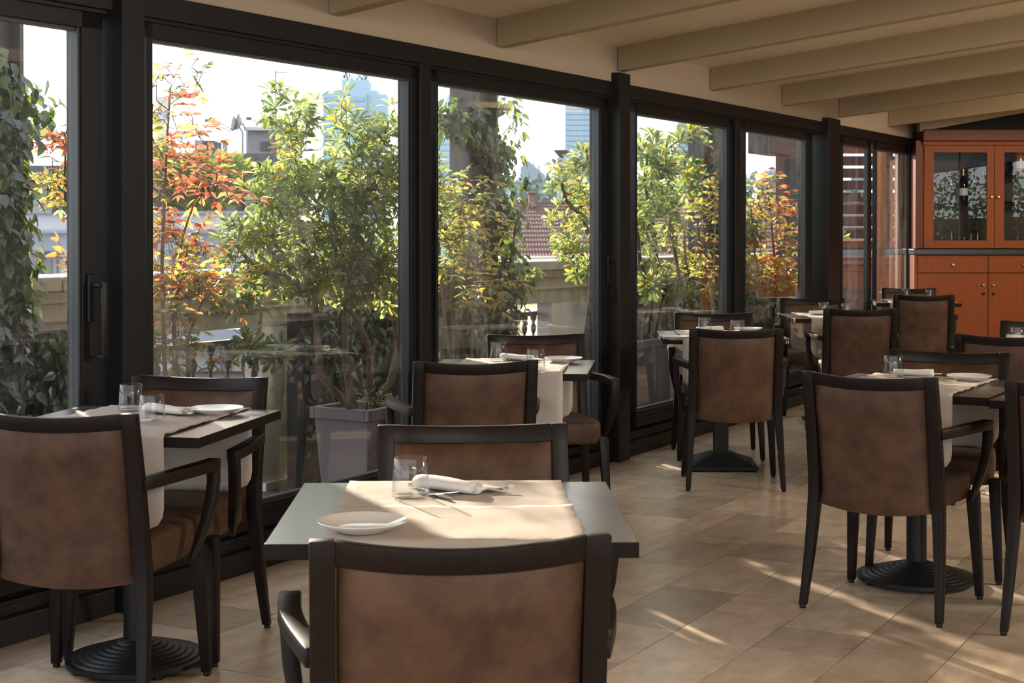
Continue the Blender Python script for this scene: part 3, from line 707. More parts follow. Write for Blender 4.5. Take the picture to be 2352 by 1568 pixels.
#EXTERIOR
# ------------------------------------------------------------------ terrace
struct(MB().wbox(-7, 16, -1.62, -.16, -.30, -.03).build('terrace_floor', M_terrace))
DP = -1.20                                            # face of the parapet piers
def dz(px, py, d): return at_d(px, py, d)
par = empty('terrace_parapet', label='weathered concrete parapet with open balustrade bays running along the terrace', cat='parapet')
zf0, zf1 = .855, 1.11
m = MB(); m.wbox(-7, 12.2, DP-.30, DP, zf0, 1.03); m.build('beam', M_concrete, par)
m = MB(); m.wbox(-7, 12.2, DP-.30, DP+.02, 1.03, 1.085); m.wbox(-7, 12.2, DP-.30, DP+.012, .945, .965); m.build('moulding', M_concrete, par, bevel=.006)
sl_ = -7
while sl_ < 11.5:
    MB().wbox(sl_+.003, sl_+1.197, DP-.36, DP+.05, 1.085, 1.15).build('coping_slab', M_concrete, par, bevel=.006); sl_ += 1.2
for a, b in ((603, 660), (1268, 1352), (1700, 1742), (20, 70)):
    MB().wbox(s_at(a, DP), s_at(b, DP), DP-.12, DP-.003, -.03, zf0).build('pier', M_plaster, par)
MB().wbox(s_at(603, DP), s_at(662, DP), DP-.02, DP+.02, -.03, .03).build('pier_footing', M_plaster, par)
rl = empty('balustrade_railing', label='painted iron railing with urn-topped bars between the parapet piers', cat='railing')
MB().wbox(s_at(60, -1.35), s_at(1335, -1.35), -1.375, -1.325, .755, .785).build('handrail', M_railing, rl, bevel=.004)
MB().wbox(s_at(60, -1.35), s_at(1335, -1.35), -1.365, -1.335, .05, .08).build('bottom_rail', M_railing, rl)
bp = [(.009, .08), (.009, .63), (.016, .64), (.022, .675), (.009, .705), (.024, .735), (.024, .754)]
bme = MB().lathe(bp, 8).mesh('baluster', M_railing, smooth=50)
sq_ = s_at(70, -1.35)
while sq_ < s_at(1330, -1.35): add('baluster', bme, rl).location = W(sq_, -1.35, 0); sq_ += .135
# steel posts along the parapet
def steel_post(px0, px1, d, label, top=3.4):
    s0, s1 = s_at(px0, d), s_at(px1, d); root = empty('steel_post', W((s0+s1)/2, d, 0), label=label, cat='post')
    L0 = W((s0+s1)/2, d, 0)
    def piece(nm, *a): m = MB(); m.wbox(*a); m.v = [tuple(Vector(v)-L0) for v in m.v]; m.build(nm, M_post, root, bevel=.002)
    w_ = s1-s0
    piece('flange', s0, s0+.022, d-.07, d+.07, -.03, top); piece('flange', s1-.022, s1, d-.07, d+.07, -.03, top); piece('web', s0+.022, s1-.022, d-.012, d+.012, -.03, top)
    return root
steel_post(1055, 1122, -.98, 'dark steel post clad with ivy outside the third window')
steel_post(1598, 1650, -.98, 'dark steel post with climbing leaves outside the fourth window')
steel_post(1797, 1838, -.98, 'dark steel post with a box mounted on it outside the fifth window')
steel_post(-45, 28, -.98, 'dark steel post clad with ivy outside the far left window')
q0, q1 = s_at(1746, -.9), s_at(1797, -.9); zb_ = at_d(1770, 355, -.9).z
MB().wbox(q0, q1-.01, -1.02, -.80, zb_, zb_+.42).build('wall_box', M_post, bevel=.008, label='dark square box fixed beside the post outside the fifth window', cat='box')
# planters
def planter(px0, py0, label, wside=.36, h=.475, s=None, ln=None, d0=-.33, mm=None):
    s0 = s_at(px0, d0) if s is None else s; ln = ln or wside; root = empty('planter', W(s0, d0, -.03), label=label, cat='planter')
    L0 = W(s0, d0, -.03)
    def bx(m, a, b, c, d, z0, z1, ta=0):
        p = [W(s0+a+ta, d0-c-ta, z0), W(s0+a+ta, d0-d+ta, z0), W(s0+b-ta, d0-d+ta, z0), W(s0+b-ta, d0-c-ta, z0), W(s0+a, d0-c, z1), W(s0+a, d0-d, z1), W(s0+b, d0-d, z1), W(s0+b, d0-c, z1)]
        m.hexa([Vector(x)-L0 for x in p])
    m = MB(); bx(m, .018, ln-.018, .018, wside-.018, -.03, h-.055, .03); m.build('body', mm or M_planter, root, bevel=.006)
    m = MB(); t = .03
    bx(m, 0, ln, 0, t, h-.058, h); bx(m, 0, ln, wside-t, wside, h-.058, h); bx(m, 0, t, t, wside-t, h-.058, h); bx(m, ln-t, ln, t, wside-t, h-.058, h)
    m.build('rim', mm or M_planter, root, bevel=.004)
    m = MB(); bx(m, t, ln-t, t, wside-t, h-.05, h-.02); m.build('soil', M_soil, root)
    return s0
sA = planter(847, 972, 'taupe square planter holding the large green bush outside the second window', wside=.36, d0=-.40)
planter(0, 0, 'long grey planter under the red-leaved bush by the left windows', s=s_at(140, -.66), ln=s_at(500, -.66)-s_at(140, -.66), wside=.34, h=.42, d0=-.66, mm=M_greyplanter)
planter(0, 0, 'long grey planter under the golden bush outside the third window', s=s_at(1000, -.55), ln=1.7, wside=.34, h=.42, d0=-.55, mm=M_greyplanter)
planter(0, 0, 'tall lead-grey planter outside the fourth window', s=s_at(1440, -.5), ln=1.95, wside=.36, h=.60, d0=-.5, mm=M_greyplanter)
planter(0, 0, 'lead-grey planter under the orange bush outside the fifth window', s=s_at(1715, -.5), ln=1.9, wside=.36, h=.45, d0=-.5, mm=M_greyplanter)
# ------------------------------------------------------------------ foliage
def tmpl(xs, ws, fold, curl):
    v = []; 
    for x, w_ in zip(xs, ws): v += [(x, -w_, w_*fold-curl*x*x), (x, 0, -curl*x*x), (x, w_, w_*fold-curl*x*x)]
    f = []
    for i in range(len(xs)-1): a = i*3; f += [(a, a+3, a+4, a+1), (a+1, a+4, a+5, a+2)]
    return np.array(v, float), f
LEAF = {'obovate': tmpl([0, .18, .5, .78, .94, 1], [.008, .04, .115, .155, .10, .01], .45, .18),
        'lance': tmpl([0, .12, .4, .7, 1], [.004, .09, .185, .12, .004], .3, .14),
        'ivy': tmpl([0, .05, .35, .7, 1], [.01, .2, .31, .2, .01], .25, .12)}
LME = {}
def leaf_mesh(kind, m):
    if (kind, m.name) not in LME:
        v, f = LEAF[kind]; me = bpy.data.meshes.new('leaf'); me.from_pydata(v.tolist(), [], f); me.materials.append(m)
        me.polygons.foreach_set('use_smooth', [True]*len(f)); LME[(kind, m.name)] = me
    return LME[(kind, m.name)]
class Plant:
    def __init__(s, name, label, base, mats, kind, n_ind, cat='bush', group=None):
        s.root = empty(name, base, label=label, cat=cat, group=group); s.base = Vector(base); s.mats = mats; s.kind = kind; s.n = n_ind
        s.L = []; s.wood = MB(); s.twig = MB()
    def leaf(s, p, d, nrm, L, mi):
        if d_of(p) > -.17 or p[2] < -.02: return
        s.L.append((Vector(p), Vector(d), Vector(nrm), L, mi))
    def finish(s):
        fr = []
        for i, (p, d, n, L, mi) in enumerate(s.L):
            d = d.normalized(); sd = n.cross(d); sd = sd.normalized() if sd.length > 1e-4 else d.orthogonal().normalized(); nn = d.cross(sd)
            fr.append((p, d, sd, nn, L, mi))
        vis_ = [i for i in range(len(fr)) if inview(fr[i][0], 10)]
        vis_.sort(key=lambda i: (fr[i][0]-Vector((0, 0, H))).length/fr[i][4]); ind = set(vis_[:s.n])
        tv, tf = LEAF[s.kind]; nv = len(tv); V = []; mi_ = []; k = 0
        for i, (p, d, sd, nn, L, mi) in enumerate(fr):
            if i in ind:
                o = bpy.data.objects.new('leaf', leaf_mesh(s.kind, s.mats[mi])); COL.objects.link(o); o.parent = s.root
                q = p-s.base
                o.matrix_local = Matrix(((d.x*L, sd.x*L, nn.x*L, q.x), (d.y*L, sd.y*L, nn.y*L, q.y), (d.z*L, sd.z*L, nn.z*L, q.z), (0, 0, 0, 1)))
            else:
                q = np.array(p-s.base); V.append(q+L*(tv[:, :1]*np.array(d)+tv[:, 1:2]*np.array(sd)+tv[:, 2:3]*np.array(nn))); mi_.append(mi)
        if V:
            nf = len(tf); V = np.concatenate(V); Fc = np.array(tf); nL = len(mi_)
            FA = (Fc[None]+(np.arange(nL)*nv)[:, None, None]).reshape(-1, 4)
            me = bpy.data.meshes.new('foliage'); me.vertices.add(len(V)); me.vertices.foreach_set('co', V.ravel().astype(np.float32))
            me.loops.add(FA.size); me.loops.foreach_set('vertex_index', FA.ravel().astype(np.int32))
            me.polygons.add(len(FA)); me.polygons.foreach_set('loop_start', np.arange(0, FA.size, 4, dtype=np.int32))
            me.polygons.foreach_set('material_index', np.repeat(np.array(mi_, dtype=np.int32), nf)); me.polygons.foreach_set('use_smooth', np.ones(len(FA), dtype=bool))
            for m in s.mats: me.materials.append(m)
            me.update(calc_edges=True); add('foliage', me, s.root, kind='stuff')
        for mb, nm, mm in ((s.wood, 'stem', M_bark), (s.twig, 'twigs', M_twig)):
            if mb.v:
                mb.v = [tuple(Vector(v)-s.base) for v in mb.v]; o = mb.build(nm, mm, s.root, smooth=60)
                if nm == 'twigs': o['kind'] = 'stuff'
    def branch(s, nodes, tips, r0=.0045):
        """grow twigs from the nearest wood to every tip"""
        nodes = list(nodes); b = nodes[0]
        for t in sorted(tips, key=lambda q: (q-b).length):
            n_ = min(nodes, key=lambda q: (q-t).length+.35*max(0, q.z-t.z)); mid = (n_*.55+t*.45)+Vector((random.uniform(-.03, .03), random.uniform(-.03, .03), random.uniform(-.05, .0)))
            L = (t-n_).length; r = min(.009, .0022+.009*L)
            s.twig.tube([n_, mid, t], [r, r*.75, .0018], 4, cap=False); nodes += [mid, t]
        return nodes
def ell_pts(n, px, py, rx, ry, d, dd_, shell=.35):
    """random points in an ellipsoid given by its photo outline and distance plane d"""
    c = at_d(px, py, d); k = c.y/F; R3 = Vector((rx*k, dd_, ry*k)); out = []
    while len(out) < n:
        v = Vector((random.uniform(-1, 1), random.uniform(-1, 1), random.uniform(-1, 1)))
        if shell < v.length < 1: out.append((c+Vector((v.x*R3.x, v.y*R3.y, v.z*R3.z)), v, c))
    return out
def rvec(): return Vector((random.gauss(0, 1), random.gauss(0, 1), random.gauss(0, 1))).normalized()
G_d = leafmat('leaf_dark_green', (.045, .078, .034), (.18, .29, .05), .45)
G_m = leafmat('leaf_mid_green', (.065, .105, .042), (.33, .43, .10), .5)
G_l = leafmat('leaf_lime', (.13, .18, .06), (.56, .64, .20), .6)
G_y = leafmat('leaf_yellow', (.33, .26, .02), (.85, .62, .04), .6)
N_r = leafmat('leaf_red', (.30, .065, .03), (.85, .20, .10), .6)
N_o = leafmat('leaf_orange', (.36, .15, .05), (.88, .42, .13), .6)
N_g = leafmat('leaf_olive', (.085, .095, .025), (.34, .36, .05), .55)
N_m = leafmat('leaf_maroon', (.14, .035, .025), (.40, .10, .05), .5)
N_y = leafmat('leaf_gold', (.32, .26, .045), (.85, .70, .13), .62)
I_d = leafmat('leaf_ivy_dark', (.020, .040, .018), (.05, .10, .015), .3)
I_m = leafmat('leaf_ivy', (.040, .075, .025), (.18, .30, .03), .45)
def pick(ws):
    r = random.random()*sum(ws)
    for i, w_ in enumerate(ws):
        r -= w_
        if r <= 0: return i
    return 0
def whorl(pl, p, ax, L, ws, n=11):
    ax = ax.normalized(); e1 = ax.orthogonal().normalized(); e2 = ax.cross(e1); mi0 = pick(ws)
    for k in range(n):
        a = k*2.4+random.uniform(-.3, .3); el = random.uniform(.1, 1.15) if k < n-3 else random.uniform(1.0, 1.4)
        d = (e1*math.cos(a)+e2*math.sin(a))*math.cos(el)+ax*math.sin(el); d.z -= .12
        pl.leaf(p+d*.008, d, ax+rvec()*.25, L*random.uniform(.65, 1.1)*(1 if k < n-3 else .6), mi0 if random.random() < .6 else pick(ws))
def pitto(name, label, base, stems, blobs, n_ind, L=.092, ws=(30, 30, 24, 7), nl=11, group=None):
    pl = Plant(name, label, base, [G_d, G_m, G_l, G_y], 'obovate', n_ind, group=group); nodes = []
    for st in stems:
        pts = [Vector(q) for q in st]; n = len(pts); rs = [lerp(.022, .008, i/(n-1)) for i in range(n)]
        pl.wood.tube(pts, rs, 7); nodes += pts[n//2:] + [(pts[i]+pts[i+1])/2 for i in range(n//2, n-1)]
    tips = []
    for (n, px, py, rx, ry, d, dp) in blobs: tips += [(p, (v+Vector((0, -.25, .75))).normalized()) for p, v, c in ell_pts(n, px, py, rx, ry, d, dp)]
    tips = [t for t in tips if d_of(t[0]) < -.24]
    pl.branch(nodes, [t[0] for t in tips])
    for p, ax in tips: whorl(pl, p, ax+rvec()*.35, L*random.uniform(.8, 1.1), ws, nl)
    pl.finish(); return pl
def spray(pl, p, ax, L, ws, n=3, flat=.5):
    """compound leaf: rachis with opposite leaflets and a terminal one"""
    ax = ax.normalized(); sd = ax.cross(Vector((0, 0, 1))); sd = sd.normalized() if sd.length > .05 else Vector((1, 0, 0)); up = sd.cross(ax); mi0 = pick(ws)
    for j in range(n):
        q = p+ax*(L*.95*j)+Vector((0, 0, -.10*L*j*j))
        for sg in ((-1, 1) if j < n-1 else (-1, 0, 1)):
            d = ax*(.55 if sg else 1)+sd*sg*.9+up*random.uniform(-.25, .2)+Vector((0, 0, -.25))
            pl.leaf(q, d, up+rvec()*.45, L*random.uniform(.75, 1.2), mi0 if random.random() < .7 else pick(ws))
    pl.twig.tube([p-ax*L*1.2, p+ax*L*.95*(n-1)+Vector((0, 0, -.10*L*(n-1)**2))], .0012, 3, cap=False)
def nandina(name, label, base, stems, blobs, mats, n_ind, L=.055, group=None):
    pl = Plant(name, label, base, mats, 'lance', n_ind, group=group); nodes = []
    for st in stems:
        pts = [Vector(q) for q in st]; n = len(pts); pl.wood.tube(pts, [lerp(.013, .004, i/(n-1)) for i in range(n)], 6)
        nodes += pts[1:]+[(pts[i]+pts[i+1])/2 for i in range(n-1)]
    tips = []
    for (n, px, py, rx, ry, d, dp, ws, *k) in blobs: tips += [(p, v, ws, k[0] if k else 1) for p, v, c in ell_pts(n, px, py, rx, ry, d, dp, .15)]
    tips = [t for t in tips if d_of(t[0]) < -.24]
    pl.branch(nodes, [t[0] for t in tips])
    for p, v, ws, ks in tips:
        ax = Vector((v.x, v.y, v.z*.4+.15))+rvec()*.5; spray(pl, p, ax, ks*L*random.uniform(.7, 1.15), ws, random.choice([2, 3, 3]))
    pl.finish(); return pl
def ivy(name, label, base, blobs, n_ind, L=.06, mats=None, stems=(), group=None, cat='climber', trail=0):
    pl = Plant(name, label, base, mats or [I_d, I_m, G_m], 'ivy', n_ind, cat=cat, group=group); nodes = [Vector(base)]
    for st in stems: pts = [Vector(q) for q in st]; pl.wood.tube(pts, [lerp(.014, .006, i/(len(pts)-1)) for i in range(len(pts))], 6); nodes += pts
    tips = []
    for (n, px, py, rx, ry, d, dp, ws) in blobs:
        for p, v, c in ell_pts(n, px, py, rx, ry, d, dp, .45):
            if d_of(p) > -.2: continue
            for k in range(6):
                q = p+rvec()*.06; dr = Vector((v.x*.5, v.y*.5-.2, -.7))+rvec()*.6; pl.leaf(q, dr, Vector((v.x, v.y-.3, .45))+rvec()*.4, L*random.uniform(.6, 1.2), pick(ws))
            tips.append(p)
    if stems: pl.branch(nodes, tips[::3])
    pl.finish(); return pl
def A(px, py, d): return at_d(px, py, d)
# large green bush in the taupe planter
bA = W(sA+.18, -.58, .40)
pitto('potted_bush', 'large green whorl-leaved bush in the taupe planter outside the second window', bA,
      [[W(sA+.10, -.52, .42), A(735, 860, -.55), A(728, 760, -.6), A(722, 660, -.62), A(700, 560, -.66), A(660, 470, -.7)],
       [W(sA+.17, -.60, .42), A(795, 850, -.58), A(792, 760, -.6), A(800, 640, -.6), A(808, 520, -.6), A(800, 400, -.62)],
       [W(sA+.24, -.52, .42), A(850, 880, -.5), A(848, 800, -.5), A(820, 730, -.52), A(780, 690, -.55), A(770, 560, -.56), A(760, 420, -.6)],
       [W(sA+.28, -.62, .42), A(895, 880, -.56), A(915, 800, -.52), A(905, 720, -.5), A(890, 600, -.5), A(880, 470, -.5), A(900, 350, -.5)],
       [A(722, 660, -.62), A(660, 640, -.72), A(590, 620, -.82), A(540, 560, -.86)]],
      [(130, 770, 380, 165, 165, -.60, .30), (160, 680, 520, 155, 150, -.74, .30), (120, 870, 480, 85, 190, -.48, .25), (44, 570, 590, 75, 100, -.85, .2), (80, 760, 630, 150, 55, -.60, .25), (24, 880, 640, 55, 60, -.45, .15), (16, 660, 260, 60, 60, -.68, .15), (10, 905, 290, 25, 60, -.45, .1)], 300, ws=(15, 34, 40, 7), L=.084)
pl = Plant('seedling_tuft', 'small green shoots growing on the soil of the taupe planter', bA, [G_d, G_m, G_l, G_y], 'obovate', 60, cat='plant')
for ds_, dn_, z_ in ((.09, -.47, .50), (.13, -.50, .53), (.17, -.47, .48), (.22, -.48, .52), (.27, -.46, .49)):
    p = W(sA+ds_, dn_, z_); pl.twig.tube([W(sA+ds_, dn_-.01, .42), p], .003, 4); whorl(pl, p, Vector((0, -.2, 1)), .05, (1, 3, 1, 0), 9)
pl.finish()
# low dark leafy branch left of the pier
pitto('low_bush', 'dark leafy branches hanging low beside the plaster pier', W(s_at(560, -.95), -.95, .2),
      [[W(s_at(560, -.95), -.95, .1), A(590, 800, -.95), A(600, 720, -.95)]], [(7, 585, 800, 40, 25, -.9, .1), (4, 640, 805, 20, 15, -.85, .06), (6, 570, 700, 40, 25, -.9, .1)], 60, L=.10, ws=(60, 20, 4, 1))
# red bush
nm = [N_r, N_o, N_g, N_m, N_y, G_l]
bN = W(s_at(385, -.85), -.85, .4)
nandina('red_leaved_bush', 'slender bush with red, orange and olive leaves at the left of the second window', bN,
        [[bN, A(375, 760, -.85), A(372, 600, -.85), A(378, 440, -.85), A(385, 300, -.86), A(392, 200, -.86)],
         [bN+Vector((.05, 0, 0)), A(400, 760, -.85), A(410, 640, -.85), A(420, 540, -.85), A(455, 440, -.85)],
         [bN+Vector((-.08, 0, 0)), A(350, 760, -.85), A(345, 620, -.85), A(350, 480, -.85)],
         [bN+Vector((.1, 0, 0)), A(430, 780, -.8), A(470, 680, -.8), A(500, 640, -.8)], [bN+Vector((-.2, .0, 0)), A(200, 640, -.9), A(150, 460, -.9), A(150, 320, -.9)]],
        [(20, 375, 225, 44, 90, -.86, .15, (2, 2, 7, 4, 2, 0), .62), (8, 440, 180, 40, 45, -.86, .08, (0, 0, 9, 1, 0, 0), .6), (16, 445, 330, 50, 70, -.85, .1, (8, 2, 2, 1, 0, 0)),
         (28, 405, 390, 70, 60, -.85, .15, (9, 6, 1, 3, 0, 0)), (22, 480, 430, 60, 60, -.8, .1, (6, 8, 1, 1, 1, 0)), (24, 355, 420, 25, 110, -.9, .15, (1, 1, 6, 0, 5, 4)),
         (36, 415, 545, 75, 50, -.85, .15, (4, 9, 1, 3, 1, 0)), (54, 410, 640, 90, 45, -.82, .15, (1, 5, 3, 1, 6, 3)), (26, 480, 660, 55, 40, -.78, .1, (1, 9, 1, 0, 2, 0)),
         (30, 390, 740, 70, 60, -.85, .15, (0, 2, 9, 2, 1, 1)), (20, 440, 820, 90, 40, -.8, .12, (0, 2, 9, 1, 1, 1)),
         (18, 140, 310, 32, 30, -.9, .1, (8, 4, 0, 2, 0, 0)), (18, 140, 400, 40, 50, -.9, .1, (0, 4, 3, 0, 6, 3)), (8, 140, 480, 30, 40, -.9, .08, (0, 6, 0, 0, 4, 0)), (6, 155, 610, 15, 25, -.85, .05, (0, 9, 0, 0, 1, 0))], nm, 300, L=.060)
# ivy column and hedge at the far left
bI = W(s_at(-10, -.98), -.98, 0)
ivy('climbing_ivy', 'dark ivy climbing the post outside the far left window', bI,
    [(120, -22, 300, 70, 190, -.92, .22, (5, 4, 2)), (150, -28, 480, 72, 170, -.90, .24, (6, 4, 1)), (40, 22, 600, 40, 100, -.85, .15, (3, 4, 3)), (12, 60, 250, 55, 90, -.92, .1, (3, 4, 2)), (90, -10, 700, 70, 100, -.9, .22, (8, 2, 0))], 200, L=.062,
    stems=[[bI, A(-5, 700, -.92), A(5, 500, -.92), A(10, 300, -.92), A(15, 120, -.92)]])
def hedge(label, px0, px1, d, z1, n, n_ind, thick=.14, mats=None, ws=(8, 3, 0), L=.06, z0=0.0, group=None):
    s0, s1 = s_at(px0, d), s_at(px1, d); base = W((s0+s1)/2, d, 0); pl = Plant('ivy_hedge', label, base, mats or [I_d, I_m, G_m], 'ivy', n_ind, cat='hedge', group=group)
    for i in range(n):
        p = W(random.uniform(s0, s1), d+random.uniform(-.02, thick), lerp(z0, z1, random.random())+random.uniform(-.03, .06)); pl.leaf(p, Vector((0, -.1, -.8))+rvec()*.7, N+Vector((0, 0, .5))+rvec()*.5, L*random.uniform(.6, 1.2), pick(ws))
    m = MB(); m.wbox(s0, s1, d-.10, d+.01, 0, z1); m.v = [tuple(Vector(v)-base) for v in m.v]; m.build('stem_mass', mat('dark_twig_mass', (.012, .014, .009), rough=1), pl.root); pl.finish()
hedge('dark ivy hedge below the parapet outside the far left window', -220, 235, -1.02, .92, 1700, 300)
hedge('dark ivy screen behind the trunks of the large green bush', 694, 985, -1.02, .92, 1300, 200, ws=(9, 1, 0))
# ivy post by the third window
bI = W(s_at(1085, -.98), -.98, 0)
ivy('climbing_ivy', 'ivy with trailing shoots around the post outside the third window', bI,
    [(34, 1080, 290, 45, 80, -.95, .16, (4, 4, 3)), (30, 1150, 300, 55, 90, -.95, .12, (3, 5, 3)), (70, 1125, 420, 80, 110, -.95, .2, (6, 4, 1)), (70, 1140, 560, 75, 110, -.93, .18, (6, 4, 1)), (50, 1120, 690, 80, 80, -.93, .18, (5, 4, 1)), (16, 1195, 640, 40, 30, -.85, .1, (1, 3, 6)), (26, 1040, 280, 30, 50, -.95, .1, (4, 4, 3)), (60, 1050, 760, 60, 70, -.9, .15, (6, 3, 1))], 300, L=.066,
    stems=[[bI, A(1100, 700, -.95), A(1130, 560, -.93), A(1150, 430, -.93), A(1120, 300, -.95)], [bI, A(1180, 560, -.9), A(1185, 500, -.9), A(1150, 450, -.92)]])
gm = [N_y, N_o, N_g, G_l, G_m]
bG = W(s_at(1040, -.72), -.72, .4)
nandina('golden_bush', 'golden-leaved bush before the ivy post outside the third window', bG,
        [[bG, A(1040, 640, -.74), A(1050, 520, -.74), A(1070, 420, -.76)], [bG+Vector((.1, .1, 0)), A(1090, 640, -.76), A(1100, 540, -.76)], [bG, A(1010, 600, -.74), A(1005, 480, -.74)]],
        [(46, 1070, 470, 60, 70, -.76, .15, (9, 2, 2, 4, 1)), (46, 1080, 560, 80, 70, -.76, .18, (8, 1, 3, 4, 1)), (40, 1060, 660, 80, 60, -.74, .18, (6, 3, 5, 1, 1)), (40, 1015, 430, 30, 60, -.74, .12, (2, 0, 1, 6, 6)), (40, 1015, 560, 35, 90, -.72, .12, (3, 0, 3, 4, 5)), (24, 1130, 650, 50, 40, -.74, .12, (8, 2, 1, 0, 0))], gm, 300, L=.062)
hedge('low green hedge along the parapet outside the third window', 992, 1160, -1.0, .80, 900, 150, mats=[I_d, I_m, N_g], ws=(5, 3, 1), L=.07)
# right-hand bushes
bP = W(s_at(1335, -.7), -.7, .4)
pitto('green_bush', 'sparse pale green bush at the right edge of the third window', bP,
      [[bP, A(1370, 600, -.7), A(1340, 500, -.72), A(1300, 460, -.74), A(1290, 420, -.74)], [bP, A(1400, 560, -.7), A(1360, 440, -.7), A(1345, 330, -.72)]],
      [(34, 1340, 440, 40, 150, -.72, .18), (16, 1300, 420, 40, 50, -.76, .12), (18, 1290, 520, 40, 60, -.76, .12), (18, 1325, 590, 45, 50, -.7, .12), (30, 1420, 480, 60, 170, -.6, .2)], 150, L=.085, ws=(10, 26, 40, 8), nl=10)
bP = W(s_at(1520, -.68), -.68, .55)
pitto('green_bush', 'large-leaved green bush outside the fourth window', bP,
      [[bP, A(1510, 620, -.66), A(1500, 520, -.66), A(1480, 420, -.66), A(1490, 330, -.66)], [bP, A(1560, 640, -.68), A(1540, 520, -.7), A(1545, 400, -.7)], [bP, A(1470, 600, -.6), A(1460, 480, -.6)]],
      [(44, 1490, 400, 60, 110, -.66, .25), (36, 1550, 390, 50, 80, -.72, .22), (36, 1500, 520, 70, 90, -.66, .25), (12, 1490, 630, 35, 50, -.55, .1), (10, 1580, 330, 40, 40, -.74, .12)], 250, L=.115, ws=(24, 32, 26, 5), nl=10)
bG = W(s_at(1610, -.8), -.8, .5)
nandina('golden_bush', 'golden and green bush left of the fourth window mullion', bG,
        [[bG, A(1610, 600, -.8), A(1600, 480, -.8), A(1615, 380, -.8)], [bG, A(1575, 600, -.76), A(1570, 500, -.78)], [bG, A(1640, 620, -.8), A(1645, 480, -.8)]],
        [(40, 1610, 430, 60, 70, -.8, .2, (6, 3, 5, 2, 1)), (50, 1600, 530, 65, 80, -.78, .2, (6, 2, 6, 2, 2)), (46, 1590, 640, 75, 50, -.74, .2, (8, 2, 4, 1, 1)), (60, 1600, 720, 80, 60, -.72, .2, (1, 1, 8, 2, 4))], gm, 250, L=.07)
ivy('climbing_ivy', 'climbing leaves around the post outside the fourth window', W(s_at(1625, -.98), -.98, 0),
    [(60, 1640, 340, 45, 70, -.96, .15, (4, 4, 2)), (60, 1660, 480, 50, 90, -.94, .15, (5, 4, 2)), (70, 1700, 560, 40, 120, -.9, .2, (3, 4, 4)), (60, 1690, 680, 60, 80, -.85, .2, (2, 4, 5))], 200, L=.07, stems=[[W(s_at(1625, -.98), -.98, 0), A(1640, 560, -.95), A(1650, 380, -.95)]])
bG = W(s_at(1780, -.72), -.72, .42)
om = [N_o, N_y, N_r, N_g, G_l]
nandina('orange_bush', 'orange and yellow leaved bush outside the fifth window', bG,
        [[bG, A(1780, 600, -.72), A(1770, 500, -.74), A(1760, 400, -.74)], [bG, A(1810, 600, -.72), A(1815, 460, -.74)], [bG, A(1735, 600, -.74), A(1725, 480, -.74)]],
        [(36, 1740, 450, 45, 60, -.74, .2, (4, 6, 1, 3, 2)), (36, 1800, 470, 45, 55, -.74, .2, (6, 3, 4, 2, 0)), (56, 1770, 560, 75, 70, -.72, .22, (7, 6, 1, 4, 2)), (70, 1790, 640, 60, 60, -.7, .2, (5, 3, 2, 6, 2)), (30, 1730, 650, 40, 40, -.66, .15, (0, 1, 0, 4, 6))], om, 300, L=.075)
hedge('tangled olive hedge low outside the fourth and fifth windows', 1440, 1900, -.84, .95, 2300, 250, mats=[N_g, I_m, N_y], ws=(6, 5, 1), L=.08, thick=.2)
gh_ = Plant('garden_hedge', 'leafy hedge outside the right-hand windows, seen only mirrored in the cabinet glass', (10.2, 0, 0), [G_d, G_m, N_g], 'ivy', 0, cat='hedge')
for i in range(5200):
    y_ = random.uniform(-8, 6); gh_.L.append((Vector((10.1+random.uniform(-.3, .3), y_, random.uniform(0, 2.7+.35*math.sin(y_*2.1)+.2*math.sin(y_*5)))), Vector((-.3, 0, -.6))+rvec()*.8, rvec(), .10, pick((5, 4, 2))))
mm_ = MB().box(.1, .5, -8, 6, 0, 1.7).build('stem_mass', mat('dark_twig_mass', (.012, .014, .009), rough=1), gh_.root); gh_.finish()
struct(MB().box(8.8, 14, -9, 7, -.3, -.02).build('terrace_floor', M_terrace))
# ------------------------------------------------------------------ louvre screen outside the last two windows
YS = 16.6
def sx(px): return (px-1176)/F*YS
lv = empty('louvre_screen', (sx(1990), YS, 0), label='red-brown louvre screen outside the two narrow end windows', cat='screen')
o_ = lv.location.x
for i in range(9):
    zt = at_y(2000, 331+27.8*i, YS).z; zb_ = at_y(2000, 331+27.8*i+21.5, YS).z
    MB().box(sx(1850)-o_, sx(2140)-o_, -.018, .018, zb_, zt).build('slat', M_slat, lv, bevel=.004)
zt = at_y(2000, 331-6, YS).z
MB().box(sx(1850)-o_, sx(2140)-o_, -.018, .018, zt, zt+.25).build('slat', M_slat, lv, bevel=.004)
for px in (1862, 2043): MB().box(sx(px)-o_-.04, sx(px)-o_+.04, .02, .10, at_y(2000, 575, YS).z, zt+.3).build('upright', M_slat, lv)
cap = empty('screen_plinth', (sx(1990), YS, 0), label='terracotta rendered low wall with grey coping under the louvre screen', cat='plinth')
z1 = at_y(2000, 574, YS).z; z2 = at_y(2000, 607, YS).z
MB().box(sx(1850)-o_, sx(2160)-o_, -.08, .16, -.3, z2).build('wall', M_terra, cap)
MB().box(sx(1850)-o_, sx(2160)-o_, -.12, .2, z2, z2+.07).build('moulding', M_capgrey, cap, bevel=.01)
MB().box(sx(1850)-o_, sx(2160)-o_, -.17, .24, z2+.07, z1).build('coping', M_capgrey, cap, bevel=.006)
MB().box(at_y(2012, 500, 15.8).x, at_y(2034, 500, 15.8).x, 15.8, 15.9, -.2, 3.2).build('reflection_post', mat('orange_reflection_tint', (.50, .20, .07), rough=.6, noise=(8, (.58, .25, .09), .3, 4, (6, 6, .4))), bevel=.005, label='orange post imitating the cabinet reflection before the louvre screen', cat='post')  # added post, its orange colour imitates the cabinet mirrored in the pane
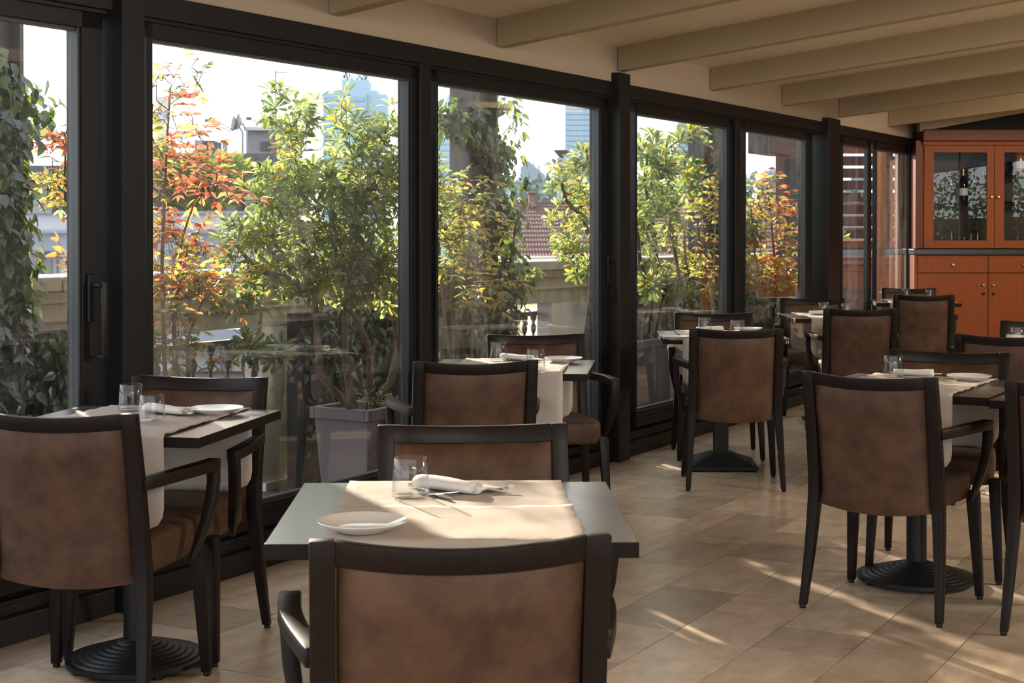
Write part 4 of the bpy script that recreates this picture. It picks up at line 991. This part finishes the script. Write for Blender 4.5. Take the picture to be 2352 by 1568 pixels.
m = Plant('sprig', 'single lime green sprig at the edge of the narrow window', at_y(1931, 545, 15.2), [G_l], 'obovate', 12, cat='plant')
for k in range(7): m.leaf(at_y(1931, 545, 15.2), Vector((.8, -.1, .5))+rvec()*.7, rvec(), .10, 0)
q_ = at_y(1931, 545, 15.2); m.twig.tube([Vector((q_.x-.03, q_.y, -.03)), Vector((q_.x-.04, q_.y, q_.z*.6)), q_], .004, 4); m.finish()
# ------------------------------------------------------------------ buildings across the street
B_cream = mat('facade_cream', (0.384, 0.360, 0.322), rough=.9, noise=(.6, (0.422, 0.397, 0.360), .3, 5)); B_white = mat('facade_white', (0.459, 0.459, 0.465), rough=.9)
B_slate = mat('slate_blue_cornice', (0.136, 0.155, 0.192), rough=.7, noise=(3, (0.167, 0.186, 0.223), .3, 4, (1, 1, .1))); B_dark = mat('dark_eave', (0.062, 0.062, 0.074), rough=.8)
B_maroon = mat('maroon_wall', (0.186, 0.105, 0.118), rough=.9); B_brick = mat('brick_red_wall', (0.248, 0.124, 0.112), rough=.9); B_grey = mat('cement_grey', (0.223, 0.229, 0.248), rough=.9)
B_yellow = mat('yellow_stucco', (.82, .58, .28), rough=.9); B_blind = mat('grey_roller_blind', (0.161, 0.149, 0.180), rough=.7); B_metal = mat('galvanised_metal', (0.186, 0.205, 0.229), rough=.5)
B_zinc = mat('zinc_roof', (0.260, 0.285, 0.335), rough=.6)
class Bld:
    def __init__(s, name, label, Y, cat='building'): s.Y = Y; s.o = at_y(1176, 539, Y); s.root = empty(name, s.o, label=label, cat=cat)
    def bx(s, nm, m, x0, x1, y0, y1, dy0=0, dy1=1.0, parent=None, bevel=0):
        a = at_y(x0, y0, s.Y+dy0); b = at_y(x1, y1, s.Y+dy0); o = s.o
        return MB().box(a.x-o.x, b.x-o.x, dy0, dy1, b.z-o.z, a.z-o.z).build(nm, m, parent or s.root, bevel=bevel)
b = Bld('apartment_building', 'cream apartment block with white roof terrace beyond the left windows', 26)
b.bx('wall', B_cream, -260, 640, 574, 900, 0, 8); b.bx('cornice', B_slate, -260, 660, 533, 575, -.9, 8); b.bx('gutter', B_slate, -260, 662, 527, 536, -1.05, 8, bevel=.02)
b.bx('terrace_parapet', B_white, -260, 655, 489, 528, -.1, .25); b.bx('parapet_cap', B_grey, -260, 657, 485, 490, -.2, .35)
for x0, x1 in ((62, 130), (386, 470), (220, 290), (-60, 0)):
    f = b.bx('window_surround', B_grey, x0, x1, 562, 700, -.10, .02); b.bx('roller_blind', B_blind, x0+14, x1-12, 582, 700, -.13, -.02, f)
b.bx('penthouse_wall', B_maroon, 200, 640, 372, 490, 4.0, 8); b.bx('penthouse_wall', B_white, -260, 200, 395, 490, 3.2, 8)
b.bx('eave', B_dark, 190, 650, 352, 374, 2.6, 8); b.bx('eave', B_dark, -260, 205, 380, 396, 2.2, 8)
for x0, x1 in ((500, 540), (563, 585), (120, 160)): f = b.bx('shuttered_window', B_zinc, x0, x1, 405, 488, 3.9 if x0 > 200 else 3.1, 4.02)
rb = Bld('roof_stair_house', 'grey stair house with red brick side on the roof left of the green bush', 32)
rb.bx('wall', B_grey, 566, 626, 298, 370, 0, 2.5); rb.bx('brick_side', B_brick, 624, 645, 300, 370, .02, 2.4); rb.bx('roof_slab', B_white, 560, 652, 291, 299, -.2, 2.7)
rb.bx('vent', B_dark, 598, 622, 325, 345, -.05, .05)
ac = Bld('air_conditioner', 'grey cooling unit standing on the dark roof edge', 31, 'appliance'); ac.bx('casing', B_metal, 447, 466, 322, 357, 0, .8); ac.bx('grille', B_dark, 466, 491, 323, 357, -.02, .8)
cm = Bld('chimney', 'slim roof chimney with a conical cap left of the stair house', 31, 'chimney'); cm.bx('flue', B_metal, 511, 520, 328, 362, 0, .12)
p = at_y(515.5, 327, 31)-cm.o; MB().lathe([(.09, -.01), (.09, .0), (.0, .05)], 12, (p.x, .06, p.z)).build('cap', B_metal, cm.root)
fl = Bld('flue_stack', 'tall pale grey flue behind the top of the red bush', 40, 'chimney'); fl.bx('stack', mat('haze_tinted_flue', (.34, .39, .46), rough=.8), 361, 384, 222, 1879, 0, .3)  # bluish distance haze mixed into the flue colour
an = Bld('television_aerial', 'thin television aerial mast above the stair house', 32, 'aerial')
m = MB(); a0, a1 = at_y(625, 294, 32)-an.o, at_y(625, 156, 32)-an.o; m.tube([(a0.x, .5, a0.z), (a1.x, .5, a1.z)], .018, 5); m.build('mast', B_metal, an.root)
m = MB(); q = at_y(625, 160, 32)-an.o; m.tube([(q.x-.02, .5, q.z), (q.x+.27, .5, q.z)], .012, 4)
for k in range(5): m.tube([(q.x+.05*k, .35, q.z), (q.x+.05*k, .65, q.z)], .006, 4)
m.build('boom', B_metal, an.root)
def dish(px, py, r, tilt, label):
    b = Bld('satellite_dish', label, 31.5, 'dish'); c = at_y(px, py, 31.5)-b.o; rot = Matrix.Translation(c) @ Matrix.Rotation(R(tilt), 4, 'Z') @ Matrix.Rotation(R(80), 4, 'Y')
    m = MB().lathe([(0, 0), (r*.5, .03), (r, .10), (r*.98, .11), (r*.5, .045), (0, .015)], 16); m.v = [tuple(rot @ Vector(v)) for v in m.v]; m.build('reflector', B_metal, b.root, smooth=50)
    m = MB(); e = rot @ Vector((r*.2, 0, .62)); m.tube([rot @ Vector((r, 0, .1)), e], .012, 4); m.box(e.x-.05, e.x+.05, e.y-.04, e.y+.04, e.z-.03, e.z+.03); m.build('feed_arm', B_dark, b.root)
    m = MB(); m.tube([c, (c.x+.1, 0, c.z-.15), (c.x+.1, 0, c.z-.85)], .022, 5); m.build('bracket', B_metal, b.root)
dish(546, 287, .17, 200, 'left of two thin satellite dishes seen edge-on'); dish(556, 283, .19, 200, 'right of two thin satellite dishes seen edge-on'); dish(640, 283, .14, 200, 'small satellite dish on the stair house roof')
# roof-garden plants on that terrace
pt = Plant('roof_garden_pine', 'soft green pine on the roof terrace across the street', at_y(480, 480, 27), [G_m, N_g, I_m], 'lance', 60, cat='tree')
for px, py, rx, ry, n in ((490, 400, 75, 45, 420), (460, 440, 90, 50, 420), (345, 400, 60, 70, 260), (150, 440, 80, 40, 160)):
    c = at_y(px, py, 27.3); k = 27.3/F
    for i in range(n): v = rvec()*random.random()**.4; pt.leaf(c+Vector((v.x*rx*k, v.y*.5, v.z*ry*k)), Vector((v.x, v.y, v.z*.5+.5))+rvec()*.4, rvec(), .24, pick((5, 5, 2)))
pt.finish()
# tiled roof
rt = Bld('tiled_house', 'long house with a red tiled roof beyond the third to last windows', 20)
o = rt.o; e0, e1 = at_y(1135, 592, 20)-o, at_y(2300, 592, 20)-o; r0 = at_y(1135, 468, 25.5)-o
nrow, nc = 13, 165; M_rt = mat('red_roof_tile', (.15, .092, .086), rough=1, spec=.02, noise=(2.5, (.185, .125, .115), .25, 6)); vs = []; fs = []
for r in range(nrow):
    for e in (0, 1):
        t = (r+e)/nrow; y = lerp(0, 5.5, t); z = lerp(e0.z, r0.z, t)+(.0 if e else .028)
        for c in range(nc*4+1): vs.append((lerp(e0.x, e1.x, c/(nc*4)), y, z+.008*math.sin(c*math.pi/2+.4)))
w4 = nc*4+1
for k in range(2*nrow-1):
    for c in range(nc*4): a = k*w4+c; fs.append((a, a+1, a+w4+1, a+w4))
me = bpy.data.meshes.new('roof_tiles'); me.from_pydata(vs, [], fs); me.materials.append(M_rt); add('roof_tiles', me, rt.root, kind='stuff')
rt.bx('eave_board', B_white, 1135, 2300, 593, 601, -.05, .3); rt.bx('wall', B_cream, 1135, 2300, 598, 900, .3, 5); rt.bx('ridge', M_rt, 1135, 2300, 464, 472, 5.3, 5.7)
for px in (1222, 1308): f = rt.bx('chimney', B_brick, px-7, px+7, 442, 474, 4.6, 5.1); rt.bx('chimney_cap', B_brick, px-10, px+10, 438, 443, 4.5, 5.2, f)
yb = Bld('yellow_building', 'yellow stuccoed building seen low under the parapet', 13); o = yb.o
def ywall(nm, m, Y0, Y1, x0, x1, off, th, z0, z1):
    p = [(x0+off, Y0), (x1+off, Y1), (x1+off+th, Y1), (x0+off+th, Y0)]
    MB().hexa([(a-o.x, b-o.y, z-o.z) for z in (z0, z1) for a, b in (p[3], p[2], p[1], p[0])]).build(nm, m, yb.root)
ywall('wall', B_yellow, 13, 26, .347, -.09, 0, .5, -14, .42); ywall('wall', B_cream, 12.6, 13, .37, .36, 0, 1.2, -14, .5)
ywall('drainpipe', B_metal, 14.2, 14.3, .307, .304, -.06, .06, -14, .4)
wb = Bld('white_outbuilding', 'white low building with zinc roof seen through the railing', 15)
wb.bx('wall', B_white, 300, 720, 792, 1200, 0, 3); wb.bx('roof', B_zinc, 290, 730, 756, 796, -.3, 3.2); wb.bx('door', B_slate, 505, 530, 800, 1000, -.03, .03)
gh = Bld('gabled_house', 'distant grey gabled house right of the ivy post', 90)
a, b_, c_ = at_y(1196, 1134, 90)-gh.o, at_y(1254, 1134, 90)-gh.o, at_y(1212, 368, 90)-gh.o; e_ = at_y(1252, 402, 90)-gh.o; s_ = at_y(1196, 385, 90)-gh.o
M_far = mat('hazy_grey_facade', (0.248, 0.285, 0.329), rough=.95)  # distance haze is part of this grey
m = MB(); pr = [(a.x, a.z), (b_.x, b_.z), (e_.x, e_.z), (c_.x, c_.z), (s_.x, s_.z)]; m.loft([[(x, 0, z) for x, z in pr], [(x, 10, z) for x, z in pr]]); m.build('gable', M_far, gh.root)
for px, py in ((1226, 384), (1238, 392)): gh.bx('chimney', M_far, px-1.5, px+1.5, py-12, py+4, 1, 2)
fc = Bld('funnel_chimney', 'square chimney with a wide funnel cap beyond the third window', 45, 'chimney'); fc.bx('stack', M_far, 1280, 1303, 362, 1730, 0, .3)
q = at_y(1291, 362, 45)-fc.o; MB().lathe([(.06, 0), (.24, .21), (.25, .225), (.0, .21)], 16, (q.x, .15, q.z)).build('funnel_cap', B_dark, fc.root)
# far towers
T_b = mat('hazy_blue_facade', (0.270, 0.387, 0.467), rough=.9); T_b2 = mat('hazy_blue_band', (0.220, 0.332, 0.413), rough=.9); T_p = mat('haze_tinted_pale_facade', (0.342, 0.450, 0.522), rough=.9)  # distance haze put into the tower colours, no haze in the air
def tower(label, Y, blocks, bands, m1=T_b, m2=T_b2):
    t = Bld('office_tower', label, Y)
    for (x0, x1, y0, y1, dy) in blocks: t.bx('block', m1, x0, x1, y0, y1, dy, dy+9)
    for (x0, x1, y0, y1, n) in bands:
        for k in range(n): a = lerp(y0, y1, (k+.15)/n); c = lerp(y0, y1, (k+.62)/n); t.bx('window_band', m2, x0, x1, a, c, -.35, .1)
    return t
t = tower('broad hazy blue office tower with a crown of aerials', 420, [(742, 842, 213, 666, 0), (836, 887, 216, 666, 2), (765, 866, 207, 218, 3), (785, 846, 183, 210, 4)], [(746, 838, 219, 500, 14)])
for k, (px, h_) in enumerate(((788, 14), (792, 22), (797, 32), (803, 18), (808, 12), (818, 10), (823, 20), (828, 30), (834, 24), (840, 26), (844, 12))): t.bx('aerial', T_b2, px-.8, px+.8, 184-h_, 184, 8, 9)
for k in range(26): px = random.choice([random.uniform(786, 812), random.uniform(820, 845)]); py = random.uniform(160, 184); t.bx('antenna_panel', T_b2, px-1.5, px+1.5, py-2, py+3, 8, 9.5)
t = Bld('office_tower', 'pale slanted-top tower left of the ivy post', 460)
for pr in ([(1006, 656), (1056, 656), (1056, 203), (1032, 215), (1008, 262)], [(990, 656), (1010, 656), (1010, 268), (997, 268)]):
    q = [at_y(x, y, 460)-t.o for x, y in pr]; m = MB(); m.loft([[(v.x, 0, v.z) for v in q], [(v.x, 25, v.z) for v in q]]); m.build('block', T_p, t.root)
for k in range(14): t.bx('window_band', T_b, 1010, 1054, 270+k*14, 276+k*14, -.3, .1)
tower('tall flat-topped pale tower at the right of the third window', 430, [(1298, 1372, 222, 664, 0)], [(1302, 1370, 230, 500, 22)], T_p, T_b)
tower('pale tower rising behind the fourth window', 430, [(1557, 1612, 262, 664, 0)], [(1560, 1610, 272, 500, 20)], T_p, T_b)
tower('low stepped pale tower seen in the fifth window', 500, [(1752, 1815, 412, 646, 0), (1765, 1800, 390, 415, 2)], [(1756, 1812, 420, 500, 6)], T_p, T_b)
ft = Plant('distant_trees', 'hazy tree tops beyond the tiled roof', at_y(1300, 470, 60), [mat('hazy_green', (.20, .27, .24), rough=.9)], 'ivy', 0, cat='trees')  # leaf green greyed to imitate distance haze
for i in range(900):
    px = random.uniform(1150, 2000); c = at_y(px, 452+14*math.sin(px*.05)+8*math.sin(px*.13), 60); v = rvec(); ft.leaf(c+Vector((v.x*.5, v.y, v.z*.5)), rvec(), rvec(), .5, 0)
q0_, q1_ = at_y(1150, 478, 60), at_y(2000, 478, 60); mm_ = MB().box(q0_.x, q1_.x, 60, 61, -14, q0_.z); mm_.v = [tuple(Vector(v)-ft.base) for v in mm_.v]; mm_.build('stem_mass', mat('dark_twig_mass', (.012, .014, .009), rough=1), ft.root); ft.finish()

struct(MB().box(-900, 900, 17, 900, -16, -14).build('street_ground', mat('city_ground', (0.217, 0.211, 0.205), rough=.9)))
